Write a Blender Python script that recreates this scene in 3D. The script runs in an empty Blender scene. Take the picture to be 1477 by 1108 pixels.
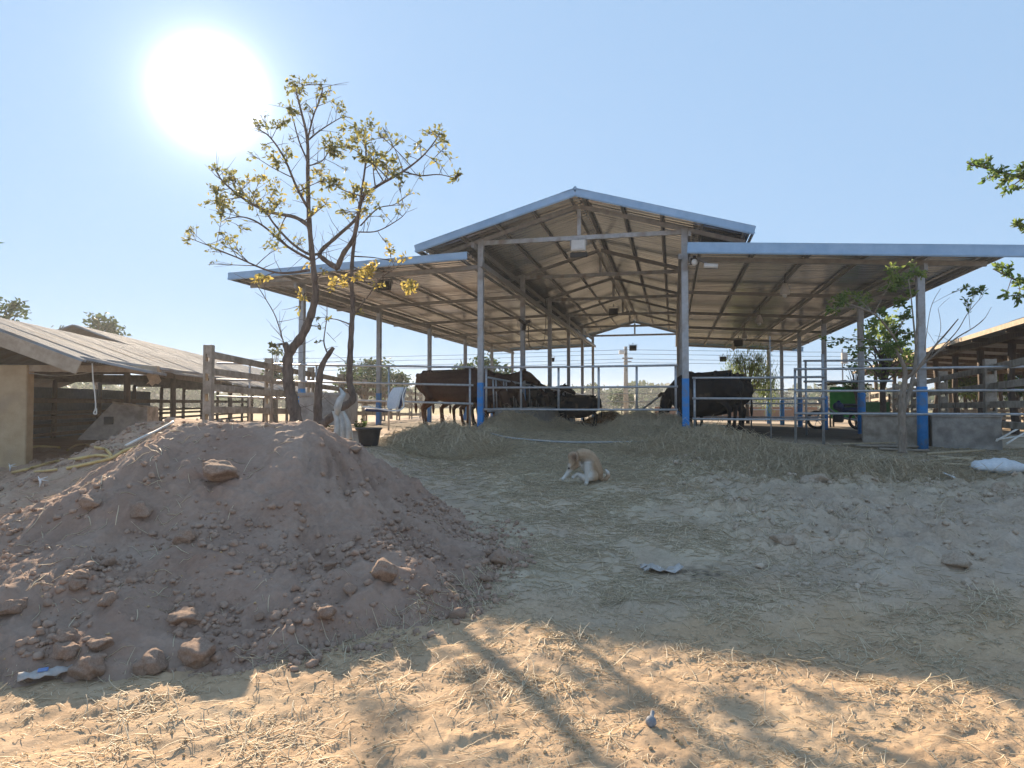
import bpy, bmesh, math, random
import numpy as np
from mathutils import Vector, Matrix, Euler

random.seed(7)
RNG = np.random.default_rng(11)
C = bpy.context.scene.collection
SC = bpy.context.scene
PI = math.pi
R = math.radians

# ------------------------------------------------------------------ camera
EYE = 1.57
PITCH = R(1.57)
FPX = 985.0
cam_d = bpy.data.cameras.new('camera')
cam_d.sensor_width = 36.0
cam_d.lens = 36.0 * FPX / 1477.0
cam_d.clip_start = 0.05
cam_d.clip_end = 4000
cam = bpy.data.objects.new('camera', cam_d)
C.objects.link(cam)
cam.location = (0, 0, EYE)
cam.rotation_euler = (PI / 2 + PITCH, 0, 0)
SC.camera = cam

# ------------------------------------------------------------------ sky, sun, exposure
SUN_EL, SUN_AZ = R(22.7), R(-24.1)          # azimuth measured from +Y towards +X
SUN_DIR = Vector((math.sin(SUN_AZ) * math.cos(SUN_EL), math.cos(SUN_AZ) * math.cos(SUN_EL), math.sin(SUN_EL)))
SKY_GAMMA, SKY_TINT = 0.15, (0.97, 1.36, 1.86)
w = bpy.data.worlds.new('World')
SC.world = w
w.use_nodes = True
nt = w.node_tree
nt.nodes.clear()
wo = nt.nodes.new('ShaderNodeOutputWorld')
bg = nt.nodes.new('ShaderNodeBackground')
sky = nt.nodes.new('ShaderNodeTexSky')
sky.sky_type = 'NISHITA'
sky.sun_disc = False
sky.sun_elevation = SUN_EL
sky.sun_rotation = SUN_AZ
sky.altitude = 100
sky.air_density = 1.0
sky.dust_density = 0.0
sky.ozone_density = 2.5
# gamma flattens the sky to lift the light in the shade, then a tint
gm = nt.nodes.new('ShaderNodeGamma'); gm.inputs[1].default_value = SKY_GAMMA
nt.links.new(sky.outputs[0], gm.inputs[0])
tn = nt.nodes.new('ShaderNodeMix'); tn.data_type = 'RGBA'; tn.blend_type = 'MULTIPLY'; tn.inputs['Factor'].default_value = 1.0
tn.inputs['B'].default_value = (*SKY_TINT, 1)
nt.links.new(gm.outputs[0], tn.inputs['A'])
nt.links.new(tn.outputs['Result'], bg.inputs[0])
bg.inputs[1].default_value = 0.15
# the aureole of the sun in the hazy air: brightness by angle from the sun
tc = nt.nodes.new('ShaderNodeTexCoord')
dt = nt.nodes.new('ShaderNodeVectorMath'); dt.operation = 'DOT_PRODUCT'
dt.inputs[1].default_value = SUN_DIR
nt.links.new(tc.outputs['Generated'], dt.inputs[0])
mx = nt.nodes.new('ShaderNodeMath'); mx.operation = 'MAXIMUM'; mx.inputs[1].default_value = 0.0
nt.links.new(dt.outputs['Value'], mx.inputs[0])
def lobe(power, amp):
    p = nt.nodes.new('ShaderNodeMath'); p.operation = 'POWER'; p.inputs[1].default_value = power
    nt.links.new(mx.outputs[0], p.inputs[0])
    m = nt.nodes.new('ShaderNodeMath'); m.operation = 'MULTIPLY'; m.inputs[1].default_value = amp
    nt.links.new(p.outputs[0], m.inputs[0])
    return m
ad = None
for power, amp in ((1500, 3.4), (330, 0.20), (70, 0.04), (10, 0.015)):
    l_ = lobe(power, amp)
    if ad is None: ad = l_; continue
    a_ = nt.nodes.new('ShaderNodeMath'); a_.operation = 'ADD'
    nt.links.new(ad.outputs[0], a_.inputs[0]); nt.links.new(l_.outputs[0], a_.inputs[1]); ad = a_
bg2 = nt.nodes.new('ShaderNodeBackground'); bg2.inputs[0].default_value = (1.0, 0.97, 0.93, 1)
nt.links.new(ad.outputs[0], bg2.inputs[1])
ash = nt.nodes.new('ShaderNodeAddShader')
nt.links.new(bg.outputs[0], ash.inputs[0]); nt.links.new(bg2.outputs[0], ash.inputs[1])
nt.links.new(ash.outputs[0], wo.inputs[0])

sun_d = bpy.data.lights.new('sun', 'SUN')
sun_d.energy = 5.0
sun_d.angle = R(0.6)
sun_d.color = (1.0, 0.81, 0.59)
sun = bpy.data.objects.new('sun', sun_d)
C.objects.link(sun)
sun.rotation_euler = SUN_DIR.to_track_quat('Z', 'Y').to_euler()
sun.location = (-10, 20, 30)

SC.view_settings.view_transform = 'Standard'
SC.view_settings.look = 'None'
SC.view_settings.gamma = 1.0
SC.view_settings.use_curve_mapping = False
SC.view_settings.exposure = 1.35
SC.cycles.max_bounces = 8
SC.cycles.diffuse_bounces = 4
SC.cycles.transparent_max_bounces = 8

# ------------------------------------------------------------------ numpy noise
_perm = np.random.default_rng(3).permutation(256)
_perm = np.concatenate([_perm, _perm, _perm])
_g = np.random.default_rng(5).normal(size=(256, 3))
_g /= np.linalg.norm(_g, axis=1)[:, None]

def perlin3(x, y, z):
    x = np.asarray(x, float); y = np.asarray(y, float) + 0 * x; z = np.asarray(z, float) + 0 * x
    xi, yi, zi = np.floor(x).astype(int), np.floor(y).astype(int), np.floor(z).astype(int)
    xf, yf, zf = x - xi, y - yi, z - zi
    f = lambda t: t * t * t * (t * (t * 6 - 15) + 10)
    u, v, w_ = f(xf), f(yf), f(zf)
    out = 0
    for dx in (0, 1):
        for dy in (0, 1):
            for dz in (0, 1):
                h = _perm[_perm[_perm[(xi + dx) & 255] + ((yi + dy) & 255)] + ((zi + dz) & 255)]
                g = _g[h]
                d = g[..., 0] * (xf - dx) + g[..., 1] * (yf - dy) + g[..., 2] * (zf - dz)
                wt = (u if dx else 1 - u) * (v if dy else 1 - v) * (w_ if dz else 1 - w_)
                out = out + wt * d
    return out * 1.6

def fbm(x, y, s, octv=4, seed=0.0, gain=0.5):
    a, o, f = 1.0, 0, 1.0 / s
    for k in range(octv):
        o = o + a * perlin3(np.asarray(x) * f + seed, np.asarray(y) * f - seed * 1.7, seed + k * 7.3)
        a *= gain; f *= 2.07
    return o

def sstep(a, b, x):
    t = np.clip((np.asarray(x, float) - a) / (b - a), 0, 1)
    return t * t * (3 - 2 * t)

# ------------------------------------------------------------------ placing
def at(px, py, d):
    """point of the place seen at photo pixel (px, py), d metres ahead"""
    cx = (px - 738.5) / FPX
    cy = (554 - py) / FPX
    f = math.cos(PITCH) - cy * math.sin(PITCH)
    u = cy * math.cos(PITCH) + math.sin(PITCH)
    return Vector((cx / f * d, d, EYE + u / f * d))

BH = R(-13.3)                                  # the barn's heading
B0 = Vector((-0.629, 13.76, 0.0))              # its left inner front post
def barn(u, v, z=0.0):
    return Vector((B0.x + u * math.cos(BH) - v * math.sin(BH), B0.y + u * math.sin(BH) + v * math.cos(BH), z))
def to_barn(x, y):
    dx, dy = np.asarray(x) - B0.x, np.asarray(y) - B0.y
    c, s = math.cos(BH), math.sin(BH)
    return dx * c + dy * s, -dx * s + dy * c

# ------------------------------------------------------------------ ground shape
PY = np.array([-2000, 0, 4.3, 8.5, 12.6, 13.8, 33, 60, 200, 4000.0])
PZ = np.array([0, 0, .03, .53, .97, 1.02, .82, .60, .3, 0.0])
def ground_base(x, y):
    x = np.asarray(x, float); y = np.asarray(y, float)
    z = (np.interp(y - .45, PY, PZ) + np.interp(y, PY, PZ) * 2 + np.interp(y + .45, PY, PZ)) / 4
    ramp = sstep(6.0, 11.5, y)
    z = z - ramp * .021 * np.clip(x - 1, 0, 12)
    z = z - .38 * sstep(-5.2, -7.6, x) * sstep(5.5, 9.0, y) * (1 - sstep(40, 80, y))
    # earth thrown up along the left fence
    bx = (x + 5.3) / 1.6; by = (y - 10.6) / 1.7
    z = z + .50 * np.exp(-(bx * bx + by * by))
    # a hump of grey soil behind the right end of the mound
    z = z + .26 * np.exp(-(((x + 2.05) / .65) ** 2 + ((y - 9.8) / .6) ** 2))
    return z

def tracks(x, y):
    """ruts and drag marks running from lower left to upper right in the foreground"""
    c, s = math.cos(R(32)), math.sin(R(32))
    a = x * c + y * s; b = -x * s + y * c
    n = -np.abs(fbm(a * .25, b * 1.5, .26, 4, 4.1)) + .35
    m = fbm(x, y, 1.3, 2, 9.2)
    return n * np.clip(.75 + .8 * m, .15, 1.4)

def ground_z(x, y, detail=True):
    x = np.asarray(x, float); y = np.asarray(y, float)
    z = ground_base(x, y)
    if detail:
        near = 1 - sstep(9, 26, np.hypot(x, y))
        front = 1 - sstep(4.6, 6.2, y)
        z = z + .030 * near * fbm(x, y, 1.1, 2, 1.3)
        z = z + front * (.026 * tracks(x, y) + .010 * fbm(x, y, .10, 4, 6.6, .65) + .010 * np.abs(fbm(x, y, .30, 3, 14.0)))
        rough = sstep(1.2, 2.6, x + .25 * fbm(x, y, .8, 2, 2.2)) * sstep(4.9, 6.4, y) * (1 - sstep(10.0, 11.8, y))
        lump = np.abs(fbm(x, y, .42, 4, 12.7, .6))
        z = z + rough * (.12 * lump - .015 + .022 * np.abs(fbm(x, y, .12, 3, 19.0, .6)))
        leftr = sstep(-3.2, -4.2, x) * sstep(6.5, 7.8, y) * (1 - sstep(13, 15, y))
        z = z + leftr * .10 * np.abs(fbm(x, y, .55, 4, 21.0, .55))
        mid = (1 - rough) * (1 - front) * (1 - leftr)
        z = z + mid * near * .014 * fbm(x, y, .16, 3, 3.3)
    return z

MC0, MC1 = np.array([-3.20, 6.80]), np.array([-2.12, 7.02])
def mound_z(x, y, detail=True):
    x = np.asarray(x, float); y = np.asarray(y, float)
    d = MC1 - MC0; L2 = d @ d
    t = np.clip(((x - MC0[0]) * d[0] + (y - MC0[1]) * d[1]) / L2, 0, 1)
    cx, cy = MC0[0] + t * d[0], MC0[1] + t * d[1]
    dx, dy = x - cx, y - cy
    ang = np.arctan2(dy, dx)
    dist = np.hypot(dx, dy)
    slope = .50 + .18 * np.clip(np.cos(ang), 0, 1) + .33 * np.clip(-np.cos(ang), 0, 1) ** 1.5 + .10 * np.clip(np.sin(ang), 0, 1)
    # the left end runs out in a long low shoulder
    sh = np.exp(-((x + 4.5) / .9) ** 2 - ((y - 5.6) / .8) ** 2)
    dd = np.sqrt(dist ** 2 + .12 ** 2) - .12
    z = 1.375 - slope * dd + .16 * sh
    z = z + .07 * np.clip(dd - 1.5, 0, 1.25) ** 1.5 + .34 * np.clip(np.cos(ang + .25), 0, 1) * np.clip(dd - 1.35, 0, .9) ** 1.3            # concave foot
    if detail:
        amp = sstep(.02, .7, dist)
        gx = ang * 2.3 + .5 * perlin3(x * .9, y * .9, 3.0)
        z = z + amp * (.12 * (.35 - np.abs(fbm(gx * 1.0, dist * .22, .40, 3, 5.5))) + .08 * fbm(x, y, .8, 3, 8.8))
        z = z + .052 * np.abs(fbm(x, y, .24, 5, 2.4, .62)) * np.clip(.75 + .9 * fbm(x, y, .9, 2, 23.0), .15, 1.6) - .012 + .016 * fbm(x, y, .06, 2, 7.7)
    return z

def surf_z(x, y):
    """top of whatever earth is there"""
    return np.maximum(ground_z(x, y), mound_z(x, y))
def gz(x, y):
    return float(surf_z(np.array([x]), np.array([y]))[0])
def on_ground(px, py, d0=2.0, d1=30.0):
    """where the photo's pixel meets the earth"""
    ds = np.linspace(d0, d1, 3000)
    p0, p1 = at(px, py, 1.0), at(px, py, 2.0)
    xs = p0.x * ds
    zs = EYE + (p0.z - EYE) * ds
    g = surf_z(xs, ds)
    hit = np.nonzero(zs <= g)[0]
    k = hit[0] if len(hit) else len(ds) - 1
    return Vector((xs[k], ds[k], g[k]))

# ------------------------------------------------------------------ mesh building
class MB:
    def __init__(s):
        s.v, s.f, s.n, s.mi, s.cur = [], [], 0, [], 0
    def add(s, verts, faces):
        verts = [tuple(p) for p in verts]
        s.v.extend(verts)
        s.f.extend([tuple(i + s.n for i in f) for f in faces])
        s.mi.extend([s.cur] * len(faces))
        s.n += len(verts)
        return s
    def box(s, c, size, rz=0.0, M=None, bev=0.0):
        hx, hy, hz = size[0] / 2, size[1] / 2, size[2] / 2
        b = min(bev, hx * .9, hy * .9, hz * .9)
        if b <= 0:
            P = [(-hx, -hy, -hz), (hx, -hy, -hz), (hx, hy, -hz), (-hx, hy, -hz), (-hx, -hy, hz), (hx, -hy, hz), (hx, hy, hz), (-hx, hy, hz)]
            F = [(0, 3, 2, 1), (4, 5, 6, 7), (0, 1, 5, 4), (1, 2, 6, 5), (2, 3, 7, 6), (3, 0, 4, 7)]
        else:
            P, F = [], []
            def ring(z, i):
                P.extend([(-hx + i, -hy + b, z), (-hx + b, -hy + i, z), (hx - b, -hy + i, z), (hx - i, -hy + b, z),
                          (hx - i, hy - b, z), (hx - b, hy - i, z), (-hx + b, hy - i, z), (-hx + i, hy - b, z)])
            ring(-hz, b * .9); ring(-hz + b, 0); ring(hz - b, 0); ring(hz, b * .9)
            for k in range(3):
                for i in range(8):
                    j = (i + 1) % 8
                    F.append((k * 8 + i, k * 8 + j, k * 8 + 8 + j, k * 8 + 8 + i))
            F.append(tuple(range(7, -1, -1))); F.append(tuple(range(24, 32)))
        if M is None:
            M = Matrix.Translation(Vector(c)) @ Matrix.Rotation(rz, 4, 'Z')
        else:
            M = Matrix.Translation(Vector(c)) @ M.to_4x4()
        return s.add([M @ Vector(p) for p in P], F)
    def bar(s, p0, p1, wdt, hgt, bev=0.0, up=(0, 0, 1)):
        p0, p1 = Vector(p0), Vector(p1)
        d = p1 - p0; L = d.length
        x = d.normalized(); upv = Vector(up)
        if abs(x.dot(upv)) > .99: upv = Vector((0, 1, 0))
        y = upv.cross(x).normalized(); z = x.cross(y)
        M = Matrix((x, y, z)).transposed()
        return s.box((p0 + p1) / 2, (L, wdt, hgt), M=M, bev=bev)
    def tube(s, pts, rad, n=8, cap=True, ry=None):
        """a round (or with ry flattened) tube along pts; rad one number or one per point"""
        pts = [Vector(p) for p in pts]
        m = len(pts)
        if not hasattr(rad, '__len__'): rad = [rad] * m
        if ry is None: ry = rad
        elif not hasattr(ry, '__len__'): ry = [ry] * m
        P = []
        t0 = (pts[1] - pts[0]).normalized()
        ref = Vector((0, 0, 1)) if abs(t0.z) < .9 else Vector((0, 1, 0))
        a = t0.cross(ref).normalized()
        for i, p in enumerate(pts):
            t = (pts[min(i + 1, m - 1)] - pts[max(i - 1, 0)])
            t = t.normalized() if t.length > 1e-9 else t0
            a = (a - t * a.dot(t))
            a = a.normalized() if a.length > 1e-6 else t.orthogonal().normalized()
            b = t.cross(a)
            for k in range(n):
                q = 2 * PI * k / n
                P.append(p + a * (ry[i] * math.cos(q)) + b * (rad[i] * math.sin(q)))
        F = []
        for i in range(m - 1):
            for k in range(n):
                j = (k + 1) % n
                F.append((i * n + k, i * n + j, i * n + n + j, i * n + n + k))
        if cap:
            F.append(tuple(range(n - 1, -1, -1))); F.append(tuple(range((m - 1) * n, m * n)))
        return s.add(P, F)
    def lathe(s, prof, c=(0, 0, 0), n=20, M=None, sx=1, sy=1):
        P, F = [], []
        for r_, z in prof:
            for k in range(n):
                q = 2 * PI * k / n
                v = Vector((r_ * math.cos(q) * sx, r_ * math.sin(q) * sy, z))
                if M is not None: v = M @ v
                P.append(v + Vector(c))
        for i in range(len(prof) - 1):
            for k in range(n):
                j = (k + 1) % n
                F.append((i * n + k, i * n + j, i * n + n + j, i * n + n + k))
        F.append(tuple(range(n - 1, -1, -1))); F.append(tuple(range((len(prof) - 1) * n, len(prof) * n)))
        return s.add(P, F)
    def ball(s, c, rx, ry, rz, n=10, m=7, M=None):
        P, F = [], []
        for i in range(m + 1):
            th = PI * i / m
            for k in range(n):
                q = 2 * PI * k / n
                v = Vector((rx * math.sin(th) * math.cos(q), ry * math.sin(th) * math.sin(q), rz * math.cos(th)))
                if M is not None: v = M @ v
                P.append(v + Vector(c))
        for i in range(m):
            for k in range(n):
                j = (k + 1) % n
                F.append((i * n + k, i * n + n + k, i * n + n + j, i * n + j))
        return s.add(P, F)
    def mesh(s, name, smooth=False):
        me = bpy.data.meshes.new(name)
        me.from_pydata(s.v, [], s.f)
        if any(s.mi): me.polygons.foreach_set('material_index', s.mi)
        if smooth: me.polygons.foreach_set('use_smooth', [True] * len(me.polygons))
        me.update()
        return me

def np_mesh(name, V, F, smooth=False):
    """V (n,3) floats, F (m,3 or 4) ints"""
    me = bpy.data.meshes.new(name)
    V = np.ascontiguousarray(V, dtype=np.float32); F = np.ascontiguousarray(F, dtype=np.int32)
    k = F.shape[1]
    me.vertices.add(len(V)); me.vertices.foreach_set('co', V.ravel())
    me.loops.add(F.size); me.loops.foreach_set('vertex_index', F.ravel())
    me.polygons.add(len(F))
    me.polygons.foreach_set('loop_start', np.arange(len(F), dtype=np.int32) * k)
    me.polygons.foreach_set('loop_total', np.full(len(F), k, dtype=np.int32))
    if smooth: me.polygons.foreach_set('use_smooth', np.ones(len(F), dtype=bool))
    me.update(calc_edges=True)
    return me

def tag(o, label=None, cat=None, group=None, kind=None):
    if label: o['label'] = label
    if cat: o['category'] = cat
    if group: o['group'] = group
    if kind: o['kind'] = kind
    return o

def obj(name, me, mats, parent=None, loc=(0, 0, 0), rot=(0, 0, 0), smooth=False):
    if isinstance(me, MB): me = me.mesh(name, smooth)
    if not isinstance(mats, (list, tuple)): mats = [mats]
    if not me.materials:
        for m in mats: me.materials.append(m)
    o = bpy.data.objects.new(name, me)
    C.objects.link(o)
    o.location = loc; o.rotation_euler = rot
    if parent: o.parent = parent
    return o

def thing(name, label, cat, loc=(0, 0, 0), rz=0.0, group=None):
    o = bpy.data.objects.new(name, None)
    o.empty_display_size = .2
    C.objects.link(o)
    o.location = loc; o.rotation_euler = (0, 0, rz)
    return tag(o, label, cat, group)

def copy_tree(o, parent=None):
    kids = list(o.children)
    c = o.copy(); C.objects.link(c)
    if parent: c.parent = parent
    for k in kids: copy_tree(k, c)
    return c

# ------------------------------------------------------------------ materials
def mat(name, col, col2=None, scale=6.0, rough=.85, metal=0.0, bump=0.0, bscale=None, spec=.3, contrast=(.35, .65), stretch=None, col3=None, scale3=1.0):
    m = bpy.data.materials.new(name); m.use_nodes = True
    t = m.node_tree; b = t.nodes['Principled BSDF']
    b.inputs['Roughness'].default_value = rough
    b.inputs['Metallic'].default_value = metal
    b.inputs['Specular IOR Level'].default_value = spec
    b.inputs['Base Color'].default_value = (*col, 1)
    if col2 is None and not bump: return m
    co = t.nodes.new('ShaderNodeTexCoord')
    vec = co.outputs['Object']
    if stretch:
        mp = t.nodes.new('ShaderNodeMapping'); mp.inputs['Scale'].default_value = stretch
        t.links.new(vec, mp.inputs[0]); vec = mp.outputs[0]
    n = t.nodes.new('ShaderNodeTexNoise'); n.inputs['Scale'].default_value = scale
    n.inputs['Detail'].default_value = 6; n.inputs['Roughness'].default_value = .65
    t.links.new(vec, n.inputs['Vector'])
    if col2 is not None:
        r = t.nodes.new('ShaderNodeValToRGB')
        r.color_ramp.elements[0].position, r.color_ramp.elements[1].position = contrast
        r.color_ramp.elements[0].color = (*col, 1); r.color_ramp.elements[1].color = (*col2, 1)
        t.links.new(n.outputs['Fac'], r.inputs[0])
        out = r.outputs[0]
        if col3 is not None:
            n3 = t.nodes.new('ShaderNodeTexNoise'); n3.inputs['Scale'].default_value = scale3; n3.inputs['Detail'].default_value = 4
            t.links.new(co.outputs['Object'], n3.inputs['Vector'])
            r3 = t.nodes.new('ShaderNodeValToRGB'); r3.color_ramp.elements[0].position = .5; r3.color_ramp.elements[1].position = .68
            t.links.new(n3.outputs['Fac'], r3.inputs[0])
            mixn = t.nodes.new('ShaderNodeMix'); mixn.data_type = 'RGBA'
            t.links.new(r3.outputs[0], mixn.inputs['Factor']); t.links.new(out, mixn.inputs['A']); mixn.inputs['B'].default_value = (*col3, 1)
            out = mixn.outputs['Result']
        t.links.new(out, b.inputs['Base Color'])
    if bump:
        nb = n
        if bscale:
            nb = t.nodes.new('ShaderNodeTexNoise'); nb.inputs['Scale'].default_value = bscale; nb.inputs['Detail'].default_value = 5
            t.links.new(vec, nb.inputs['Vector'])
        bp = t.nodes.new('ShaderNodeBump'); bp.inputs['Strength'].default_value = bump; bp.inputs['Distance'].default_value = .02
        t.links.new(nb.outputs['Fac'], bp.inputs['Height']); t.links.new(bp.outputs[0], b.inputs['Normal'])
    return m

def leaf_mat(name, c1, c2, c3, trans=.5):
    m = bpy.data.materials.new(name); m.use_nodes = True
    t = m.node_tree; b = t.nodes['Principled BSDF']; out = t.nodes['Material Output']
    b.inputs['Roughness'].default_value = .55; b.inputs['Specular IOR Level'].default_value = .25
    a = t.nodes.new('ShaderNodeAttribute'); a.attribute_name = 'tint'
    r = t.nodes.new('ShaderNodeValToRGB')
    r.color_ramp.elements[0].color = (*c1, 1); r.color_ramp.elements[1].color = (*c3, 1)
    e = r.color_ramp.elements.new(.55); e.color = (*c2, 1)
    t.links.new(a.outputs['Fac'], r.inputs[0]); t.links.new(r.outputs[0], b.inputs['Base Color'])
    tr = t.nodes.new('ShaderNodeBsdfTranslucent'); t.links.new(r.outputs[0], tr.inputs[0])
    mxn = t.nodes.new('ShaderNodeMixShader'); mxn.inputs[0].default_value = trans
    t.links.new(b.outputs[0], mxn.inputs[1]); t.links.new(tr.outputs[0], mxn.inputs[2]); t.links.new(mxn.outputs[0], out.inputs[0])
    return m

def attr_mat(name, cols, rough=.95, bump=.5, bscale=60, fine=30):
    """mix of soils/coats by the mesh's own point attributes: cols = [(attribute or None, dark, light)]"""
    m = bpy.data.materials.new(name); m.use_nodes = True
    t = m.node_tree; b = t.nodes['Principled BSDF']
    b.inputs['Roughness'].default_value = rough; b.inputs['Specular IOR Level'].default_value = .15
    co = t.nodes.new('ShaderNodeTexCoord')
    n = t.nodes.new('ShaderNodeTexNoise'); n.inputs['Scale'].default_value = fine; n.inputs['Detail'].default_value = 9; n.inputs['Roughness'].default_value = .72
    n2 = t.nodes.new('ShaderNodeTexNoise'); n2.inputs['Scale'].default_value = fine / 14; n2.inputs['Detail'].default_value = 5
    t.links.new(co.outputs['Object'], n.inputs['Vector']); t.links.new(co.outputs['Object'], n2.inputs['Vector'])
    av = t.nodes.new('ShaderNodeMath'); av.operation = 'MULTIPLY_ADD'; av.inputs[1].default_value = .45
    t.links.new(n2.outputs['Fac'], av.inputs[0])
    hf = t.nodes.new('ShaderNodeMath'); hf.operation = 'MULTIPLY'; hf.inputs[1].default_value = .55
    t.links.new(n.outputs['Fac'], hf.inputs[0]); t.links.new(hf.outputs[0], av.inputs[2])
    last = None
    for an, c1, c2 in cols:
        r = t.nodes.new('ShaderNodeValToRGB')
        r.color_ramp.elements[0].position, r.color_ramp.elements[1].position = .36, .64
        r.color_ramp.elements[0].color = (*c1, 1); r.color_ramp.elements[1].color = (*c2, 1)
        t.links.new(av.outputs[0], r.inputs[0])
        if last is None: last = r.outputs[0]; continue
        a = t.nodes.new('ShaderNodeAttribute'); a.attribute_name = an
        mixn = t.nodes.new('ShaderNodeMix'); mixn.data_type = 'RGBA'
        t.links.new(a.outputs['Fac'], mixn.inputs['Factor']); t.links.new(last, mixn.inputs['A']); t.links.new(r.outputs[0], mixn.inputs['B'])
        last = mixn.outputs['Result']
    t.links.new(last, b.inputs['Base Color'])
    if bump:
        nb = t.nodes.new('ShaderNodeTexNoise'); nb.inputs['Scale'].default_value = bscale; nb.inputs['Detail'].default_value = 8; nb.inputs['Roughness'].default_value = .7
        t.links.new(co.outputs['Object'], nb.inputs['Vector'])
        bp = t.nodes.new('ShaderNodeBump'); bp.inputs['Strength'].default_value = bump; bp.inputs['Distance'].default_value = .015
        t.links.new(nb.outputs['Fac'], bp.inputs['Height']); t.links.new(bp.outputs[0], b.inputs['Normal'])
    return m

def fattr(me, name, vals):
    a = me.attributes.new(name, 'FLOAT', 'POINT')
    a.data.foreach_set('value', np.ascontiguousarray(vals, dtype=np.float32))

M = {}
M['soil'] = attr_mat('soil', [(None, (.36, .245, .15), (.58, .41, .255)), ('grey', (.31, .24, .185), (.52, .42, .325)),
                              ('straw', (.35, .285, .195), (.56, .475, .335)), ('red', (.30, .175, .115), (.46, .30, .21)),
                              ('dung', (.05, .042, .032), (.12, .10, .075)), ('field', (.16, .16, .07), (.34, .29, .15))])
M['red_earth'] = attr_mat('red_earth', [(None, (.26, .170, .125), (.37, .252, .19)), ('pale', (.31, .215, .16), (.43, .315, .245))], bump=.7, bscale=45, fine=22)
M['clod'] = mat('clod', (.28, .19, .14), (.43, .31, .235), 9, .95, bump=.6, bscale=40, spec=.1)
M['clod_sand'] = mat('sandy_clod', (.44, .30, .16), (.60, .43, .25), 9, .95, bump=.5, bscale=60, spec=.1)
M['clod_grey'] = mat('grey_clod', (.37, .29, .22), (.54, .44, .34), 9, .95, bump=.6, bscale=40, spec=.1)
M['straw'] = leaf_mat('straw_stalk', (.48, .395, .27), (.68, .57, .405), (.80, .69, .49), .25)
M['hay_base'] = mat('hay_base', (.43, .355, .24), (.62, .525, .37), 22, .95, bump=.9, bscale=60, spec=.1)
M['brown_hay'] = mat('brown_hay', (.20, .11, .05), (.42, .25, .12), 18, .95, bump=.9, bscale=50, spec=.1)
M['galv'] = mat('galvanised_steel', (.36, .38, .40), (.52, .54, .56), 14, .45, .55, bump=.05)
M['galv_post'] = mat('grey_steel_post', (.33, .35, .37), (.45, .47, .49), 9, .5, .35, col3=(.27, .24, .21), scale3=3.5)
M['zinc'] = mat('roofing_sheet', (.36, .375, .39), (.47, .485, .50), 2.2, .22, .85, stretch=(1, 4, 1))
M['truss'] = mat('truss_steel', (.26, .265, .27), (.36, .365, .37), 8, .6, .3)
M['blue_trim'] = mat('blue_trim', (.25, .41, .60), (.34, .51, .70), 3, .4, .15)
M['blue_paint'] = mat('blue_paint', (.03, .22, .60), (.05, .30, .70), 7, .45, col3=(.12, .22, .38), scale3=7)
M['concrete'] = mat('concrete', (.30, .28, .25), (.44, .41, .37), 7, .9, bump=.3, bscale=50, col3=(.20, .19, .17), scale3=2.5)
M['concrete_old'] = mat('weathered_concrete', (.30, .26, .21), (.46, .40, .33), 8, .92, bump=.35, bscale=40, col3=(.20, .17, .13), scale3=3)
M['plaster'] = mat('ochre_plaster', (.40, .29, .17), (.50, .38, .24), 4, .92, bump=.2, bscale=40, col3=(.34, .26, .18), scale3=1.4)
M['oldzinc'] = mat('old_roofing', (.22, .225, .23), (.34, .34, .34), 2.5, .8, .05, col3=(.24, .19, .15), scale3=1.2)
M['timber'] = mat('old_timber', (.075, .06, .05), (.15, .12, .095), 10, .9, bump=.5, bscale=30, stretch=(1, 1, .15))
M['board'] = mat('pale_board', (.34, .27, .20), (.46, .38, .29), 8, .9, bump=.2)
M['dark'] = mat('dark_interior', (.05, .055, .06), (.09, .095, .10), 6, .9)
M['bark'] = mat('bark', (.085, .065, .055), (.19, .15, .125), 16, .95, bump=.8, bscale=45, stretch=(1, 1, .35))
M['bark_pale'] = mat('pale_bark', (.20, .165, .13), (.34, .29, .235), 18, .95, bump=.7, bscale=45, stretch=(1, 1, .35))
M['leaf_y'] = leaf_mat('yellowing_leaf', (.15, .16, .055), (.27, .26, .085), (.56, .43, .11), .58)
M['leaf_g'] = leaf_mat('green_leaf', (.06, .12, .03), (.11, .19, .045), (.24, .30, .08), .6)
M['leaf_far'] = leaf_mat('far_leaf', (.04, .075, .03), (.07, .11, .045), (.12, .15, .06), .35)
M['white_plastic'] = mat('white_plastic', (.70, .71, .70), (.80, .80, .78), 9, .5)
M['white_sack'] = mat('woven_white_sack', (.62, .65, .68), (.76, .78, .79), 26, .7, bump=.4, bscale=70)
M['black_plastic'] = mat('black_plastic', (.022, .023, .025), (.04, .04, .042), 10, .45)
M['navy'] = mat('navy_cloth', (.02, .035, .09), (.035, .055, .13), 12, .8)
M['green_tarp'] = mat('green_tarp', (.04, .26, .05), (.07, .36, .08), 5, .6, bump=.4, bscale=6)
M['thatch'] = mat('thatch', (.15, .11, .06), (.28, .22, .13), 20, .95, bump=.8)
M['dirty_sheet'] = mat('dirty_sheet', (.36, .37, .35), (.56, .57, .54), 9, .7, bump=.3)
M['hose_yellow'] = mat('yellow_hose', (.52, .36, .12), (.62, .47, .22), 14, .5)
M['hose_grey'] = mat('grey_hose', (.30, .30, .29), (.42, .42, .40), 14, .6)
M['pvc'] = mat('white_pipe', (.62, .60, .54), (.75, .73, .68), 12, .5)
M['lamp_white'] = mat('lamp_housing', (.58, .57, .54), (.68, .67, .64), 8, .5)
M['lamp_glass'] = mat('lamp_glass', (.06, .065, .07), None, rough=.15, spec=.6)
M['cable'] = mat('black_cable', (.02, .02, .022), None, rough=.6)
M['red_plastic'] = mat('red_plastic', (.45, .05, .03), None, rough=.4)
M['rubber'] = mat('tyre_rubber', (.02, .02, .02), (.035, .035, .035), 20, .8)
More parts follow.
